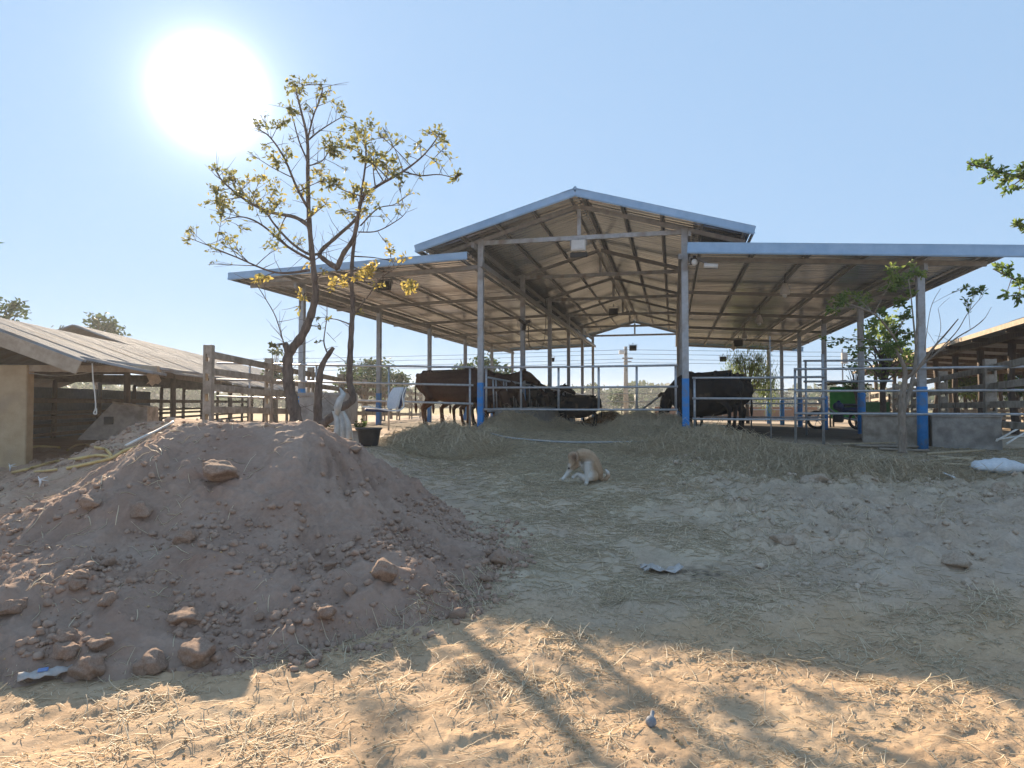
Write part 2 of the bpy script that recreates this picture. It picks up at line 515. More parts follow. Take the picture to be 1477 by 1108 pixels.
M['pod'] = mat('grey_pod', (.18, .19, .21), (.34, .35, .36), 20, .6, bump=.3)
M['paper'] = mat('dirty_paper', (.30, .27, .24), (.50, .47, .44), 12, .8, bump=.3)

# ================================================================== GROUND
def build_ground():
    rs = [0.25]
    while rs[-1] < 1800:
        r = rs[-1]
        g = 1.0075 if r < 16 else (1.02 if r < 40 else 1.08)
        if r < 1.6: g = 1.03
        rs.append(r * g)
    rs = np.array(rs)
    a1 = np.linspace(R(-47), R(47), 470)
    a2 = np.linspace(R(47), R(313), 70)[1:-1]
    an = np.concatenate([a1, a2])
    na, nr = len(an), len(rs)
    A, Rr = np.meshgrid(an, rs)
    X, Y = Rr * np.sin(A), Rr * np.cos(A)
    Z = ground_z(X.ravel(), Y.ravel())
    # slight sinking under the mound so that the two sheets never fight
    mz = mound_z(X.ravel(), Y.ravel(), False)
    Z = np.where(mz > Z + .25, Z - .15, Z)
    V = np.stack([X.ravel(), Y.ravel(), Z], 1)
    i = np.arange(nr - 1)[:, None] * na; k = np.arange(na)[None, :]; k2 = (k + 1) % na
    F = np.stack([(i + k).ravel(), (i + k2).ravel(), (i + na + k2).ravel(), (i + na + k).ravel()], 1)
    c = len(V)
    V = np.vstack([V, [[0, 0, float(ground_z(np.array([0.]), np.array([0.]))[0])]]])
    me = np_mesh('ground', V, F, True)
    x, y = V[:, 0], V[:, 1]
    n1, n2 = fbm(x, y, 1.4, 4, 31.0), fbm(x, y, .35, 3, 17.0)
    u, v = to_barn(x, y)
    past_front = sstep(4.4, 5.6, y + .5 * n1)  # rises from the foreground strip towards the barn, sets the grey soil
    fattr(me, 'grey', np.clip(.85 * past_front + .25 * n2, 0, 1) * (1 - sstep(40, 60, y)))
    path = np.exp(-((x - (.9 + .06 * (y - 6))) / 1.7) ** 2) * sstep(4.4, 6.0, y)
    fr = .22 * sstep(.1, .6, n1) * (1 - past_front)
    fattr(me, 'straw', np.clip((path * .75 + .55 * sstep(7.2, 9.5, y) * sstep(-1.5, 0, x)) * (.75 + .6 * n1) + fr + .25 * n2 * path, 0, 1) * (1 - sstep(45, 70, y)))
    redl = sstep(-2.2, -3.6, x) * sstep(5.5, 7.5, y) * (1 - sstep(15, 20, y))
    fattr(me, 'red', np.clip(redl * (.7 + .5 * n2), 0, 1))
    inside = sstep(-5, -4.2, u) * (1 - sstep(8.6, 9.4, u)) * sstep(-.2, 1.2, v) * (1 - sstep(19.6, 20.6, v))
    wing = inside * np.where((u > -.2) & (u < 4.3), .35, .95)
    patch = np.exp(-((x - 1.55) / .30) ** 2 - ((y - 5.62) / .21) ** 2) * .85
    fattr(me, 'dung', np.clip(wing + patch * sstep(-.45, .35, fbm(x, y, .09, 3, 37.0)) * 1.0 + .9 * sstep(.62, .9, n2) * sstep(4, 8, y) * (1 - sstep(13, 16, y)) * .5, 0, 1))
    fattr(me, 'field', sstep(45, 75, y + 8 * n1))
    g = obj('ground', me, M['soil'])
    g['kind'] = 'structure'
    return g
build_ground()

def build_mound():
    xs = np.arange(-6.9, 1.2, .024); ys = np.arange(3.2, 9.6, .024)
    X, Y = np.meshgrid(xs, ys)
    x, y = X.ravel(), Y.ravel()
    Z = mound_z(x, y)
    gzv = ground_z(x, y, False)
    keep = Z > gzv - .12
    V = np.stack([x, y, np.maximum(Z, gzv - .2)], 1)
    nx, ny = len(xs), len(ys)
    i = np.arange(ny - 1)[:, None] * nx; k = np.arange(nx - 1)[None, :]
    F = np.stack([(i + k).ravel(), (i + k + 1).ravel(), (i + nx + k + 1).ravel(), (i + nx + k).ravel()], 1)
    F = F[keep[F].all(1)]
    used = np.unique(F); remap = np.full(len(V), -1); remap[used] = np.arange(len(used))
    V = V[used]; F = remap[F]
    me = np_mesh('dirt_mound', V, F, True)
    n1 = fbm(V[:, 0], V[:, 1], .6, 4, 41.0)
    fattr(me, 'pale', np.clip(.45 + .8 * n1, 0, 1))
    o = obj('dirt_mound', me, M['red_earth'])
    tag(o, 'large mound of reddish brown earth with a flat crest in the front left', 'dirt mound')
    return o
mound = build_mound()

# ------------------------------------------------------------------ clods
def lump_mesh(name, seed, squash=.75, sub=3, rough=.35, cut=True):
    bm = bmesh.new()
    bmesh.ops.create_icosphere(bm, subdivisions=sub, radius=1.0)
    V = np.array([v.co[:] for v in bm.verts])
    r = np.random.default_rng(seed)
    if cut:                                         # a few broken faces
        for _ in range(6):
            nrm = r.normal(size=3); nrm /= np.linalg.norm(nrm)
            dlim = r.uniform(.55, .85)
            dd = V @ nrm
            V = V - np.outer(np.clip(dd - dlim, 0, None) * .9, nrm)
    nn = perlin3(V[:, 0] * 1.3 + seed, V[:, 1] * 1.3, V[:, 2] * 1.3) * rough * .7 + perlin3(V[:, 0] * 4 + seed, V[:, 1] * 4, V[:, 2] * 4) * rough * .25
    V = V * (1 + nn)[:, None] * np.array([1.0, r.uniform(.7, .95), squash])
    for v, p in zip(bm.verts, V): v.co = p
    me = bpy.data.meshes.new(name)
    bm.to_mesh(me); bm.free()
    me.polygons.foreach_set('use_smooth', [sub > 2] * len(me.polygons))
    return me
BIG = [lump_mesh('clod', 100 + i, .62 + .05 * (i % 4), 4, .42) for i in range(6)]
MID = [lump_mesh('clod', 200 + i, .7, 3, .45) for i in range(5)]
clods = [  # px, py of the middle, half width px, label
    (320, 682, 30, 'long overhanging slab of earth just under the mound crest'),
    (130, 728, 17, 'rounded clod on the left shoulder of the mound'),
    (204, 738, 17, 'oblong clod above the middle of the mound left face'),
    (266, 776, 17, 'pale clod halfway up the mound front below the slab'),
    (474, 817, 15, 'pale angular clod standing out on the mound right half'),
    (556, 826, 26, 'broad crumbling clod low on the mound right half'),
    (272, 892, 27, 'large pale angular boulder of earth at the foot of the mound'),
    (285, 944, 30, 'large reddish brown clod with straw poking out beneath it'),
    (222, 957, 25, 'notched sunlit clod between the red clod and the flat one'),
    (126, 964, 25, 'flat topped block of earth casting a square shadow on the straw'),
    (428, 941, 15, 'small round clod alone in the shade right of the big boulder'),
    (98, 921, 19, 'clod leaning on a smaller one at the left foot of the mound'),
    (146, 930, 18, 'tapered clod just behind the flat topped block'),
    (96, 940, 20, 'low wide clod lying in front of the leaning clod'),
    (155, 868, 13, 'rounded sunlit clod at the lower left of the mound'),
    (112, 845, 14, 'split clod higher on the lower left of the mound'),
    (157, 812, 11, 'small pink clod in a row down the mound left face'),
    (118, 832, 15, 'grey brown clod next to the split one on the left face'),
    (374, 890, 9, 'small pale stone of earth right of the big boulder'),
    (470, 884, 16, 'half buried clod low in the middle of the mound foot'),
    (505, 850, 13, 'crumbly clod below the broad one on the right half'),
    (617, 852, 10, 'small rounded clod near the right foot of the mound'),
    (660, 886, 12, 'dark clod at the outermost right foot of the mound'),
    (720, 806, 14, 'grey clod where the mound meets the trodden straw'),
    (700, 835, 10, 'small grey clod beside the trodden straw edge'),
    (515, 648, 10, 'rounded clod on the upper right edge of the mound by the bucket'),
    (15, 880, 18, 'clod cut by the left picture edge in the sun'),
    (44, 981, 9, 'little dark clod lying on the white plastic strip'),
    (1175, 690, 20, 'low pale lump of soil in front of the right hay'),
    (1440, 700, 14, 'grey lump of soil below the white sack'),
    (1228, 760, 16, 'rounded lump in the churned ground on the right'),
    (1130, 775, 17, 'reddish crumbling lump in the middle of the churned ground'),
    (1380, 805, 22, 'rolled lump of soil in the churned ground near the right edge'),
]
for i, (px, py, hw, lab) in enumerate(clods):
    p = on_ground(px, py + hw * .35)
    s = hw / FPX * p.y
    big = hw >= 14
    me = (BIG if big else MID)[i % (6 if big else 5)]
    o = obj('clod', me, M['clod'], None, (p.x, p.y, gz(p.x, p.y) + s * (.38 if px < 900 else .1)), (random.uniform(-.25, .25), random.uniform(-.25, .25), random.uniform(0, 6.28)))
    if px > 900: o.material_slots[0].link = 'OBJECT'; o.material_slots[0].material = M['clod_grey']
    k = random.uniform(.9, 1.08)
    o.scale = (s * k * 1.05, s * k, s * k * random.uniform(.9, 1.1))
    tag(o, lab, 'clod', 'clods of earth broken from the mound')

def scatter_lumps(name, n, sampler, srange, mat_, parent=None, label=None, power=2.2, sub=2):
    bases = []
    for i in range(6):
        me = lump_mesh('lump', 300 + i, .72, sub, .5)
        V = np.array([v.co[:] for v in me.vertices]); F = np.array([p.vertices[:] for p in me.polygons])
        bases.append((V, F)); bpy.data.meshes.remove(me)
    x, y = sampler(n)
    n = len(x)
    z = surf_z(x, y)
    s = srange[0] + (srange[1] - srange[0]) * RNG.random(n) ** power
    Vs, Fs, off = [], [], 0
    for b in range(6):
        idx = np.arange(b, n, 6)
        if not len(idx): continue
        V, F = bases[b]
        a = RNG.uniform(0, 6.28, len(idx)); c, sn = np.cos(a)[:, None], np.sin(a)[:, None]
        vx = V[None, :, 0] * c - V[None, :, 1] * sn; vy = V[None, :, 0] * sn + V[None, :, 1] * c
        ss = s[idx][:, None]
        P = np.stack([x[idx][:, None] + vx * ss, y[idx][:, None] + vy * ss, (z[idx] + s[idx] * .25)[:, None] + V[None, :, 2] * ss], 2).reshape(-1, 3)
        Ff = (F[None] + (np.arange(len(idx)) * len(V))[:, None, None]).reshape(-1, 3) + off
        Vs.append(P); Fs.append(Ff); off += len(P)
    o = obj(name, np_mesh(name, np.vstack(Vs), np.vstack(Fs), False), mat_, parent)
    o['kind'] = 'stuff'
    if label: tag(o, label, 'soil crumbs')
    return o

def samp_mound_foot(n):
    x = RNG.uniform(-5.6, .6, n * 4); y = RNG.uniform(3.9, 7.4, n * 4)
    h = mound_z(x, y, False) - ground_z(x, y, False)
    cl = fbm(x, y, .6, 3, 55)
    pr = np.exp(-((h - .10) / .30) ** 2) * np.clip(.55 + 1.3 * cl, .05, 1.4) + .10 * (h > 0) * np.clip(.5 + 2 * cl, 0, 1)
    k = (RNG.random(n * 4) < pr * .8) & (h > -.12)
    return x[k][:n], y[k][:n]
scatter_lumps('earth_crumbs', 11000, samp_mound_foot, (.005, .040), M['clod'], None, 'loose crumbs of reddish earth rolled to the foot of the mound', 6.0)
def samp_right(n):
    x = RNG.uniform(1.4, 9.0, n * 3); y = RNG.uniform(5.2, 10.5, n * 3)
    k = (np.abs(x) < y * .85) & (RNG.random(n * 3) < np.clip(.4 + 1.2 * fbm(x, y, .9, 3, 61), 0, 1) * sstep(1.4, 2.8, x))
    return x[k][:n], y[k][:n]
scatter_lumps('soil_crumbs', 3200, samp_right, (.006, .045), M['clod_grey'], None, 'grey brown crumbs of churned soil on the right', 4.5)
def samp_left(n):
    x = RNG.uniform(-8.5, -3.2, n * 3); y = RNG.uniform(7.0, 12.5, n * 3)
    k = RNG.random(n * 3) < np.clip(.5 + 1.0 * fbm(x, y, .9, 3, 71), 0, 1)
    return x[k][:n], y[k][:n]
scatter_lumps('rubble_crumbs', 1800, samp_left, (.008, .055), M['clod'], None, 'crumbled earth in the sun between the old shed and the mound', 3.0)
def samp_front(n):
    x = RNG.uniform(-3.4, 3.6, n * 2); y = RNG.uniform(2.3, 5.0, n * 2)
    k = (np.abs(x) < y * .85) & (RNG.random(n * 2) < np.clip(.3 + 1.4 * fbm(x, y, .5, 3, 81), 0, 1))
    return x[k][:n], y[k][:n]
scatter_lumps('soil_grains', 1500, samp_front, (.003, .013), M['clod_sand'], None, 'small grains of dry soil on the sunny foreground', 2.5)

# ------------------------------------------------------------------ straw
def straw_mesh(name, x, y, z, length, rad, tilt=.10, curve=.5, ang=None, lift=.004, tint=None, conform=None):
    n = len(x)
    a = RNG.uniform(0, 2 * PI, n) if ang is None else ang
    t = RNG.normal(0, tilt, n) if np.isscalar(tilt) else tilt * RNG.normal(0, 1, n)
    K = 4
    P = np.zeros((n, K, 3))
    px, py, pz = x.copy(), y.copy(), np.zeros(n)
    cu = RNG.normal(0, curve, n); cv = RNG.normal(0, .25, n)
    step = length / (K - 1)
    aa = a - cu * .5; tt = np.abs(t)
    for k in range(K):
        P[:, k, 0], P[:, k, 1], P[:, k, 2] = px, py, pz
        px = px + step * np.cos(aa) * np.cos(tt); py = py + step * np.sin(aa) * np.cos(tt); pz = pz + step * np.sin(tt)
        aa = aa + cu / K; tt = tt - np.abs(cv) * .5
    hz = (conform or surf_z)(P[:, :, 0].ravel(), P[:, :, 1].ravel()).reshape(n, K)
    P[:, :, 2] = np.maximum(P[:, :, 2], 0) + hz + lift + (0 if z is None else z[:, None])
    d = np.zeros((n, K, 3)); d[:, 1:-1] = P[:, 2:] - P[:, :-2]; d[:, 0] = P[:, 1] - P[:, 0]; d[:, -1] = P[:, -1] - P[:, -2]
    d /= np.linalg.norm(d, axis=2, keepdims=True) + 1e-9
    s = np.stack([-d[:, :, 1], d[:, :, 0], np.zeros((n, K))], 2); s /= np.linalg.norm(s, axis=2, keepdims=True) + 1e-9
    upv = np.cross(d, s)
    rr = (rad * np.ones(n))[:, None, None] * np.array([.8, 1, .9, .5])[None, :, None]
    ring = []
    for q in (.5, .5 + 2 * PI / 3, .5 + 4 * PI / 3):
        ring.append(P + s * rr * math.cos(q) * 1.3 + upv * rr * math.sin(q))
    V = np.stack(ring, 2).reshape(n, K * 3, 3)
    f = []
    for k in range(K - 1):
        for j in range(3):
            j2 = (j + 1) % 3
            f.append((k * 3 + j, k * 3 + j2, k * 3 + 3 + j2, k * 3 + 3 + j))
    f = np.array(f)
    F = (f[None] + (np.arange(n) * K * 3)[:, None, None]).reshape(-1, 4)
    me = np_mesh(name, V.reshape(-1, 3), F, False)
    tv = RNG.random(n) if tint is None else tint
    fattr(me, 'tint', np.repeat(tv, K * 3))
    return me

def straw_field(name, n, xr, yr, dens, length, rad, label, tilt=.08, tint=(0, 1)):
    x = RNG.uniform(*xr, n * 3); y = RNG.uniform(*yr, n * 3)
    k = RNG.random(n * 3) < dens(x, y)
    x, y = x[k][:n], y[k][:n]
    m = len(x)
    L = RNG.uniform(*length, m) * RNG.uniform(.5, 1, m)
    dist = np.hypot(x, y)
    rr = np.clip(rad * (.6 + dist / 9), rad * .7, rad * 2.2)
    me = straw_mesh(name, x, y, None, L, rr, tilt, .7, tint=RNG.uniform(*tint, m))
    o = obj(name, me, M['straw'])
    o['kind'] = 'stuff'
    return tag(o, label, 'straw')
clear = lambda x, y: np.where(mound_z(x, y, False) > ground_z(x, y, False) + .05, .02, 1.0)
straw_field('straw_litter', 30000, (-2.2, 4.6), (5.0, 13.6),
            lambda x, y: clear(x, y) * np.clip(np.exp(-((x - (.9 + .07 * (y - 6))) / 1.35) ** 2) * (.55 + .8 * fbm(x, y, .8, 3, 91)) + .7 * sstep(8.2, 10.2, y), 0, 1),
            (.05, .30), .0021, 'trodden grey green straw covering the path up to the barn', .10, (0, .95))
straw_field('straw_scraps', 8000, (1.6, 9.4), (5.2, 12.2),
            lambda x, y: clear(x, y) * np.clip(.10 + .5 * sstep(.1, .5, fbm(x, y, .9, 3, 95)) + .8 * sstep(8.3, 9.8, y), 0, 1),
            (.05, .28), .0020, 'scattered straw on the churned soil right of the path', .10, (.1, .95))
straw_field('straw_stalks', 5200, (-4.0, 4.2), (2.2, 5.2),
            lambda x, y: clear(x, y) * np.clip(.12 + .95 * sstep(-.05, .5, fbm(x, y, .55, 3, 99)), 0, 1),
            (.04, .24), .0021, 'sunlit yellow straw stalks strewn over the foreground', .22, (.35, 1))
straw_field('straw_chaff', 16000, (-4.2, 4.4), (2.2, 5.4),
            lambda x, y: clear(x, y) * np.clip(.10 + .9 * sstep(-.1, .45, fbm(x, y, .4, 3, 103)), 0, 1),
            (.012, .06), .0015, 'short straw chaff trodden into the sunny foreground', .10, (.15, .95))
straw_field('straw_wisps', 700, (-6.0, -2.2), (4.2, 10.5), lambda x, y: .5 + 0 * x, (.06, .3), .0022, 'odd straws lying on and beside the mound', .2, (.3, 1))

def hay_pile(label, cx, cy, rx, ry, h, n, rz=0.0, mat_='hay_base', tint=(0, .75), L=(.15, .5), seed=0):
    """a heap of loose hay: an uneven heaped body and the stalks that stick out of it"""
    def dome(x, y):
        c, s = math.cos(rz), math.sin(rz)
        a = ((x - cx) * c + (y - cy) * s) / rx; b = (-(x - cx) * s + (y - cy) * c) / ry
        q = np.sqrt(a * a + b * b) * (1 + .22 * fbm(x, y, .9, 3, 7.0 + seed))
        return h * np.clip(1 - q, -.25, 1) ** 1 * (1 + .30 * fbm(x, y, .5, 3, 3.0 + seed)) * np.where(q < 1, 1, .3) - .02
    top = lambda x, y: surf_z(x, y) + np.maximum(dome(x, y), -.01)
    root = thing('hay_pile', label, 'hay pile', (cx, cy, gz(cx, cy)))
    m = 60
    gx, gy = np.meshgrid(np.linspace(-1.25, 1.25, m), np.linspace(-1.25, 1.25, m))
    c, s = math.cos(rz), math.sin(rz)
    X = cx + gx * rx * c - gy * ry * s; Y = cy + gx * rx * s + gy * ry * c
    Z = ground_z(X.ravel(), Y.ravel()) + np.maximum(dome(X.ravel(), Y.ravel()), -.05) + .012 * fbm(X.ravel(), Y.ravel(), .07, 2, 5)
    V = np.stack([X.ravel(), Y.ravel(), Z], 1) - np.array([cx, cy, root.location.z])
    i = np.arange(m - 1)[:, None] * m; k = np.arange(m - 1)[None, :]
    F = np.stack([(i + k).ravel(), (i + k + 1).ravel(), (i + m + k + 1).ravel(), (i + m + k).ravel()], 1)
    if h > .15: obj('heap', np_mesh('heap', V, F, True), M[mat_], root)
    q = np.sqrt(RNG.random(n)) * 1.12; a = RNG.uniform(0, 2 * PI, n)
    lx, ly = q * np.cos(a) * rx, q * np.sin(a) * ry
    x = cx + lx * c - ly * s; y = cy + lx * s + ly * c
    me = straw_mesh('stalks', x, y, None, RNG.uniform(*L, n) * RNG.uniform(.4, 1, n), .0034, .28, 1.0, tint=np.clip(RNG.uniform(*tint, n) + .25, 0, 1), conform=top, lift=.006)
    co = np.empty(len(me.vertices) * 3, dtype=np.float32); me.vertices.foreach_get('co', co)
    co = co.reshape(-1, 3) - np.array([cx, cy, root.location.z], dtype=np.float32)
    me.vertices.foreach_set('co', co.ravel()); me.update()
    st = obj('stalks', me, M['straw'], root); st['kind'] = 'stuff'
    return root
def pile_at(px, py, d): p = at(px, py, d); return p.x, p.y
x, y = pile_at(632, 640, 11.2); hay_pile('broad hay pile left of the first blue post below the brown cow', x, y, 1.02, .95, .46, 8000, seed=1)
x, y = pile_at(738, 600, 14.0); hay_pile('hay pile against the grey trough beside the left gate post', x, y, .85, .7, .44, 2600, seed=2)
x, y = pile_at(806, 612, 14.6); hay_pile('small low hay pile in the middle of the barn entrance', x, y, .5, .4, .20, 900, seed=3)
x, y = pile_at(935, 610, 13.3); hay_pile('tall hay pile in the entrance leaning to the right gate post', x, y, 1.15, .85, .50, 4600, seed=4)
x, y = pile_at(1030, 645, 11.2); hay_pile('wide flat hay pile outside in front of the black cow', x, y, 1.45, .85, .38, 7500, seed=5)
x, y = pile_at(1235, 672, 9.6); hay_pile('thin greenish spread of hay in front of the thin tree', x, y, 1.7, .65, .11, 4500, seed=6, tint=(0, .55))
x, y = pile_at(1140, 655, 10.4); hay_pile('low hay drift between the flat pile and the thin tree', x, y, 1.2, .6, .12, 2500, seed=8, tint=(0, .6))
x, y = pile_at(878, 602, 23.0); hay_pile('reddish brown heap of old hay deep inside the barn', x, y, .9, .7, .52, 700, seed=7, mat_='brown_hay', tint=(.3, .9), L=(.2, .6))

# ================================================================== BARN
FL = lambda v: 1.03 - .012 * v                       # floor height along the barn
BAY, NB = 3.95, 6
FRAMES = [i * BAY for i in range(NB)]
V0, V1 = -.55, 5 * BAY + .55
APZ, APU = 5.56, 2.0
TAN = .285
def nave_z(u): return APZ - TAN * abs(u - APU)
LWI, LWO = (-.12, 4.46), (-5.38, 4.28)               # left wing roof: inner and outer (u, z)
RWI, RWO = (4.12, 4.42), (9.15, 4.10)
def wing_z(u):
    a, b = (LWI, LWO) if u < 2 else (RWI, RWO)
    return a[1] + (u - a[0]) / (b[0] - a[0]) * (b[1] - a[1])

bn = thing('cattle_barn', 'open cattle barn of grey steel posts with raised gable roof and two low wings', 'barn', (B0.x, B0.y, 0), BH)

# posts: four rows of six, feet painted blue
def post_meshes(h, s, round_=False):
    m = MB()
    m.box((0, 0, h / 2), (s, s, h), bev=.008)
    return m.mesh('post')
def band_mesh(h, s, round_=False):
    m = MB()
    if round_: m.lathe([(s * .72, -.12), (s * .72, h - .01), (s * .69, h)], n=14)
    else: m.box((0, 0, h / 2 - .06), (s + .008, s + .008, h + .12), bev=.01)
    return m.mesh('paint_band', round_)
gp, bp = M['galv_post'], M['blue_paint']
for u, s, hb, rnd in ((-4.0, .115, .85, False), (0.0, .115, .95, False), (4.0, .125, 1.0, False), (8.0, .12, .98, True)):
    top = (nave_z(u) - .12) if u in (0.0, 4.0) else wing_z(u) - .20
    pm = post_meshes(top - FL(0) + .35, s); bm_ = band_mesh(hb, s, rnd)
    for v in FRAMES:
        zf = FL(v) - (.16 if u == 8.0 else 0)
        p = obj('post', pm, gp, bn, (u, v, top - (top - FL(0) + .35)))
        b = obj('paint_band', bm_, bp, p, (0, 0, zf - p.location.z), smooth=False)

# trusses over the nave, rafters of the wings
tie = MB().bar((0.06, 0, 0), (3.94, 0, 0), .05, .085).mesh('tie_beam')
for i, v in enumerate(FRAMES):
    obj('tie_beam', tie, M['galv_post'] if i == 0 else M['truss'], bn, (0, v, 4.80))
kp = MB().bar((0, 0, 4.852), (0, 0, APZ - .20), .07, .06, up=(0, 1, 0)).mesh('king_post')
raf = [MB().bar((APU + sg * .02, 0, APZ - .145), (APU + sg * 3.08, 0, APZ - .145 - TAN * 3.06), .045, .08).mesh('rafter') for sg in (-1, 1)]
wraf = [MB().bar((a[0], 0, a[1] - .145), (b[0] - (.12 if b[0] > 0 else -.12), 0, b[1] - .145), .05, .085).mesh('wing_rafter') for a, b in (((-.07, LWI[1]), LWO), ((4.07, RWI[1]), RWO))]
for i, v in enumerate(FRAMES):
    obj('king_post', kp, M['galv_post'] if i == 0 else M['truss'], bn, (APU, v, 0))
    for r_ in raf + wraf: obj(r_.name.split('.')[0], r_, M['truss'], bn, (0, v + .001, 0))
# purlins under the sheets, running the length of the barn
def purlin(u, z, ang, length=V1 - V0 - .06):
    m = MB().box((0, 0, 0), (.036, length, .06))
    obj('purlin', m, M['truss'], bn, (u, (V0 + V1) / 2, z), (0, ang, 0))
for sg in (-1, 1):
    for k in range(5):
        dd = .12 + k * .73
        purlin(APU + sg * dd, nave_z(APU + dd) - .052, sg * math.atan(TAN))
for (a, b) in ((LWI, LWO), (RWI, RWO)):
    L = b[0] - a[0]; an = -math.atan((b[1] - a[1]) / L)
    for k in range(6):
        u = a[0] + L * (.03 + .94 * k / 5)
        purlin(u, wing_z(u) - .060, an)
# eave beams on the post rows
for u in (-4.0, 8.0):
    m = MB().box((0, 0, 0), (.06, V1 - V0 - .5, .12)); obj('eave_beam', m, M['truss'], bn, (u, (V0 + V1) / 2, wing_z(u) - .275))
for u in (0.0, 4.0):
    m = MB().box((0, 0, 0), (.06, V1 - V0 - .5, .10)); obj('eave_beam', m, M['truss'], bn, (u + (.085 if u == 0 else -.085), (V0 + V1) / 2, wing_z(u) - .15))
    m = MB().box((0, 0, 0), (.05, V1 - V0 - .5, .10)); obj('eave_beam', m, M['truss'], bn, (u + (-.088 if u == 0 else .088), (V0 + V1) / 2, nave_z(u) - .29))

# roof sheets: ribbed metal, one object per sheet
def sheet_mesh(L, wdt=.765, ribs=4, rh=.045):
    prof = []
    p = wdt / ribs
    for i in range(ribs):
        x0 = i * p
        prof += [(x0, 0), (x0 + p * .42, 0), (x0 + p * .55, rh), (x0 + p * .80, rh), (x0 + p * .93, 0)]
    prof.append((wdt, 0))
    V, F = [], []
    nx = 2
    for i in range(nx + 1):
        for (y, z) in prof: V.append((L * i / nx, y, z))
    m = len(prof)
    for i in range(nx):
        for k in range(m - 1): F.append((i * m + k, i * m + m + k, i * m + m + k + 1, i * m + k + 1))
    me = bpy.data.meshes.new('roof_sheet'); me.from_pydata(V, [], F); me.update()
    return me
SP = .75
ns = int(round((V1 - V0) / SP)); SP = (V1 - V0 - .02) / ns
def roof(u0, z0, u1, z1):
    L = math.hypot(u1 - u0, z1 - z0); an = -math.atan2(z1 - z0, abs(u1 - u0))
    me = sheet_mesh(L)
    for k in range(ns):
        dz = .003 * (k % 2) + random.uniform(0, .002)
        if u1 > u0: o = obj('roof_sheet', me, M['zinc'], bn, (u0, V0 + k * SP, z0 + dz), (0, an, 0))
        else: o = obj('roof_sheet', me, M['zinc'], bn, (u0, V0 + k * SP + .765, z0 + dz), (0, an, PI))
roof(APU, APZ, 5.16, nave_z(5.16)); roof(APU, APZ, -1.16, nave_z(-1.16))
roof(LWI[0], LWI[1], LWO[0], LWO[1]); roof(RWI[0], RWI[1], RWO[0], RWO[1])
rc = MB()
rc.bar((APU + .13, V0 - .03, APZ + .012), (APU + .13, V1 + .03, APZ + .012), .28, .012, up=(-TAN * .0 + .27, 0, 1))
rc.bar((APU - .13, V0 - .03, APZ + .014), (APU - .13, V1 + .03, APZ + .014), .28, .012, up=(-.27, 0, 1))
rc.tube([(APU, V0 - .03, APZ + .05), (APU, V1 + .03, APZ + .05)], .035, 8)
obj('ridge_cap', rc, M['blue_trim'], bn)
# blue bent trim along every end edge: a face and a top flange, a second lower lip
def trim(p0, p1, h, v, out):
    m = MB()
    a, b = Vector((p0[0], v, p0[1])), Vector((p1[0], v, p1[1]))
    dz = Vector((0, 0, 1)); dy = Vector((0, out, 0))
    m.bar(a + dz * (.05 - h / 2), b + dz * (.05 - h / 2), .012, h)
    m.bar(a + dz * .052 - dy * .07, b + dz * .052 - dy * .07, .16, .008)
    m.bar(a + dz * (.05 - h + .03) + dy * .012, b + dz * (.05 - h + .03) + dy * .012, .016, .028)
    obj('edge_trim', m, M['blue_trim'], bn)
for v, out in ((V0 - .012, -1), (V1 + .012, 1)):
    trim((APU - .004, APZ), (-1.2, nave_z(-1.2)), .155, v, out); trim((APU + .004, APZ), (5.2, nave_z(5.2)), .155, v, out)
    trim((LWI[0], LWI[1]), (LWO[0] - .05, LWO[1] - .002), .15, v, out)
    trim((RWI[0] - .08, RWI[1]), (RWO[0] + .45, RWO[1] - .03), .20, v, out)
for u, z in ((LWO[0] - .02, LWO[1]), (RWO[0] + .02, RWO[1]), (-1.18, nave_z(-1.18)), (5.18, nave_z(5.18))):
    obj('eave_lip', MB().box((u, (V0 + V1) / 2, z - .045), (.012, V1 - V0, .11)), M['zinc'], bn)
for (a, b) in ((LWI, LWO), (RWI, RWO)):            # end purlin ends seen below the front trim
    pass

# ------------------------------------------------------------------ pipe fences, gate
def pipe_fence(name, label, cat, u0, u1, v, zs, ups, zb, zt, dz=0.0, r=.021, group=None):
    """rails from u0 to u1 (heights at u0; rise dz to u1) and round uprights, in the barn's directions"""
    c = barn(u0, v)
    t = thing(name, label, cat, (c.x, c.y, 0), BH, group)
    L = u1 - u0
    for z in zs:
        obj('rail', MB().tube([(0, 0, z), (L * .5, 0, z + dz * .5 - .006), (L, 0, z + dz)], r, 8).mesh('rail', True), M['galv'], t)
    for u in ups:
        x = u - u0
        obj('upright', MB().tube([(x, .038, zb), (x, .038, zt + dz * x / L)], r * 1.05, 8).mesh('upright', True), M['galv'], t)
    return t
pipe_fence('pipe_fence', 'steel pipe fence across the front of the left wing before the brown cow', 'fence', -.12, -6.0, -.13, [2.28, 1.92, 1.55], [-.2, -1.95, -3.6, -5.2], .9, 2.30, .16)
pipe_fence('pipe_gate', 'wide steel pipe gate with six uprights closing the middle of the barn', 'gate', .10, 3.86, -.13, [2.27, 1.87, 1.44], [.14, .85, 1.6, 2.38, 3.10, 3.82], 1.44, 2.27)
pipe_fence('pipe_fence', 'steel pipe fence in front of the black cow with one tall end upright', 'fence', 4.12, 6.42, -.13, [2.03, 1.65, 1.27], [4.16], 1.0, 2.05)
e = [o for o in bpy.data.objects if o.name.startswith('pipe_fence')][-1]
obj('upright', MB().tube([(2.26, .038, .80), (2.26, .038, 2.44)], .024, 8).mesh('upright', True), M['galv'], e)
pipe_fence('pipe_fence', 'steel pipe fence at the right passing the blue footed round posts', 'fence', 5.88, 9.9, -.22, [2.17, 1.78, 1.38], [5.9], .78, 2.19)
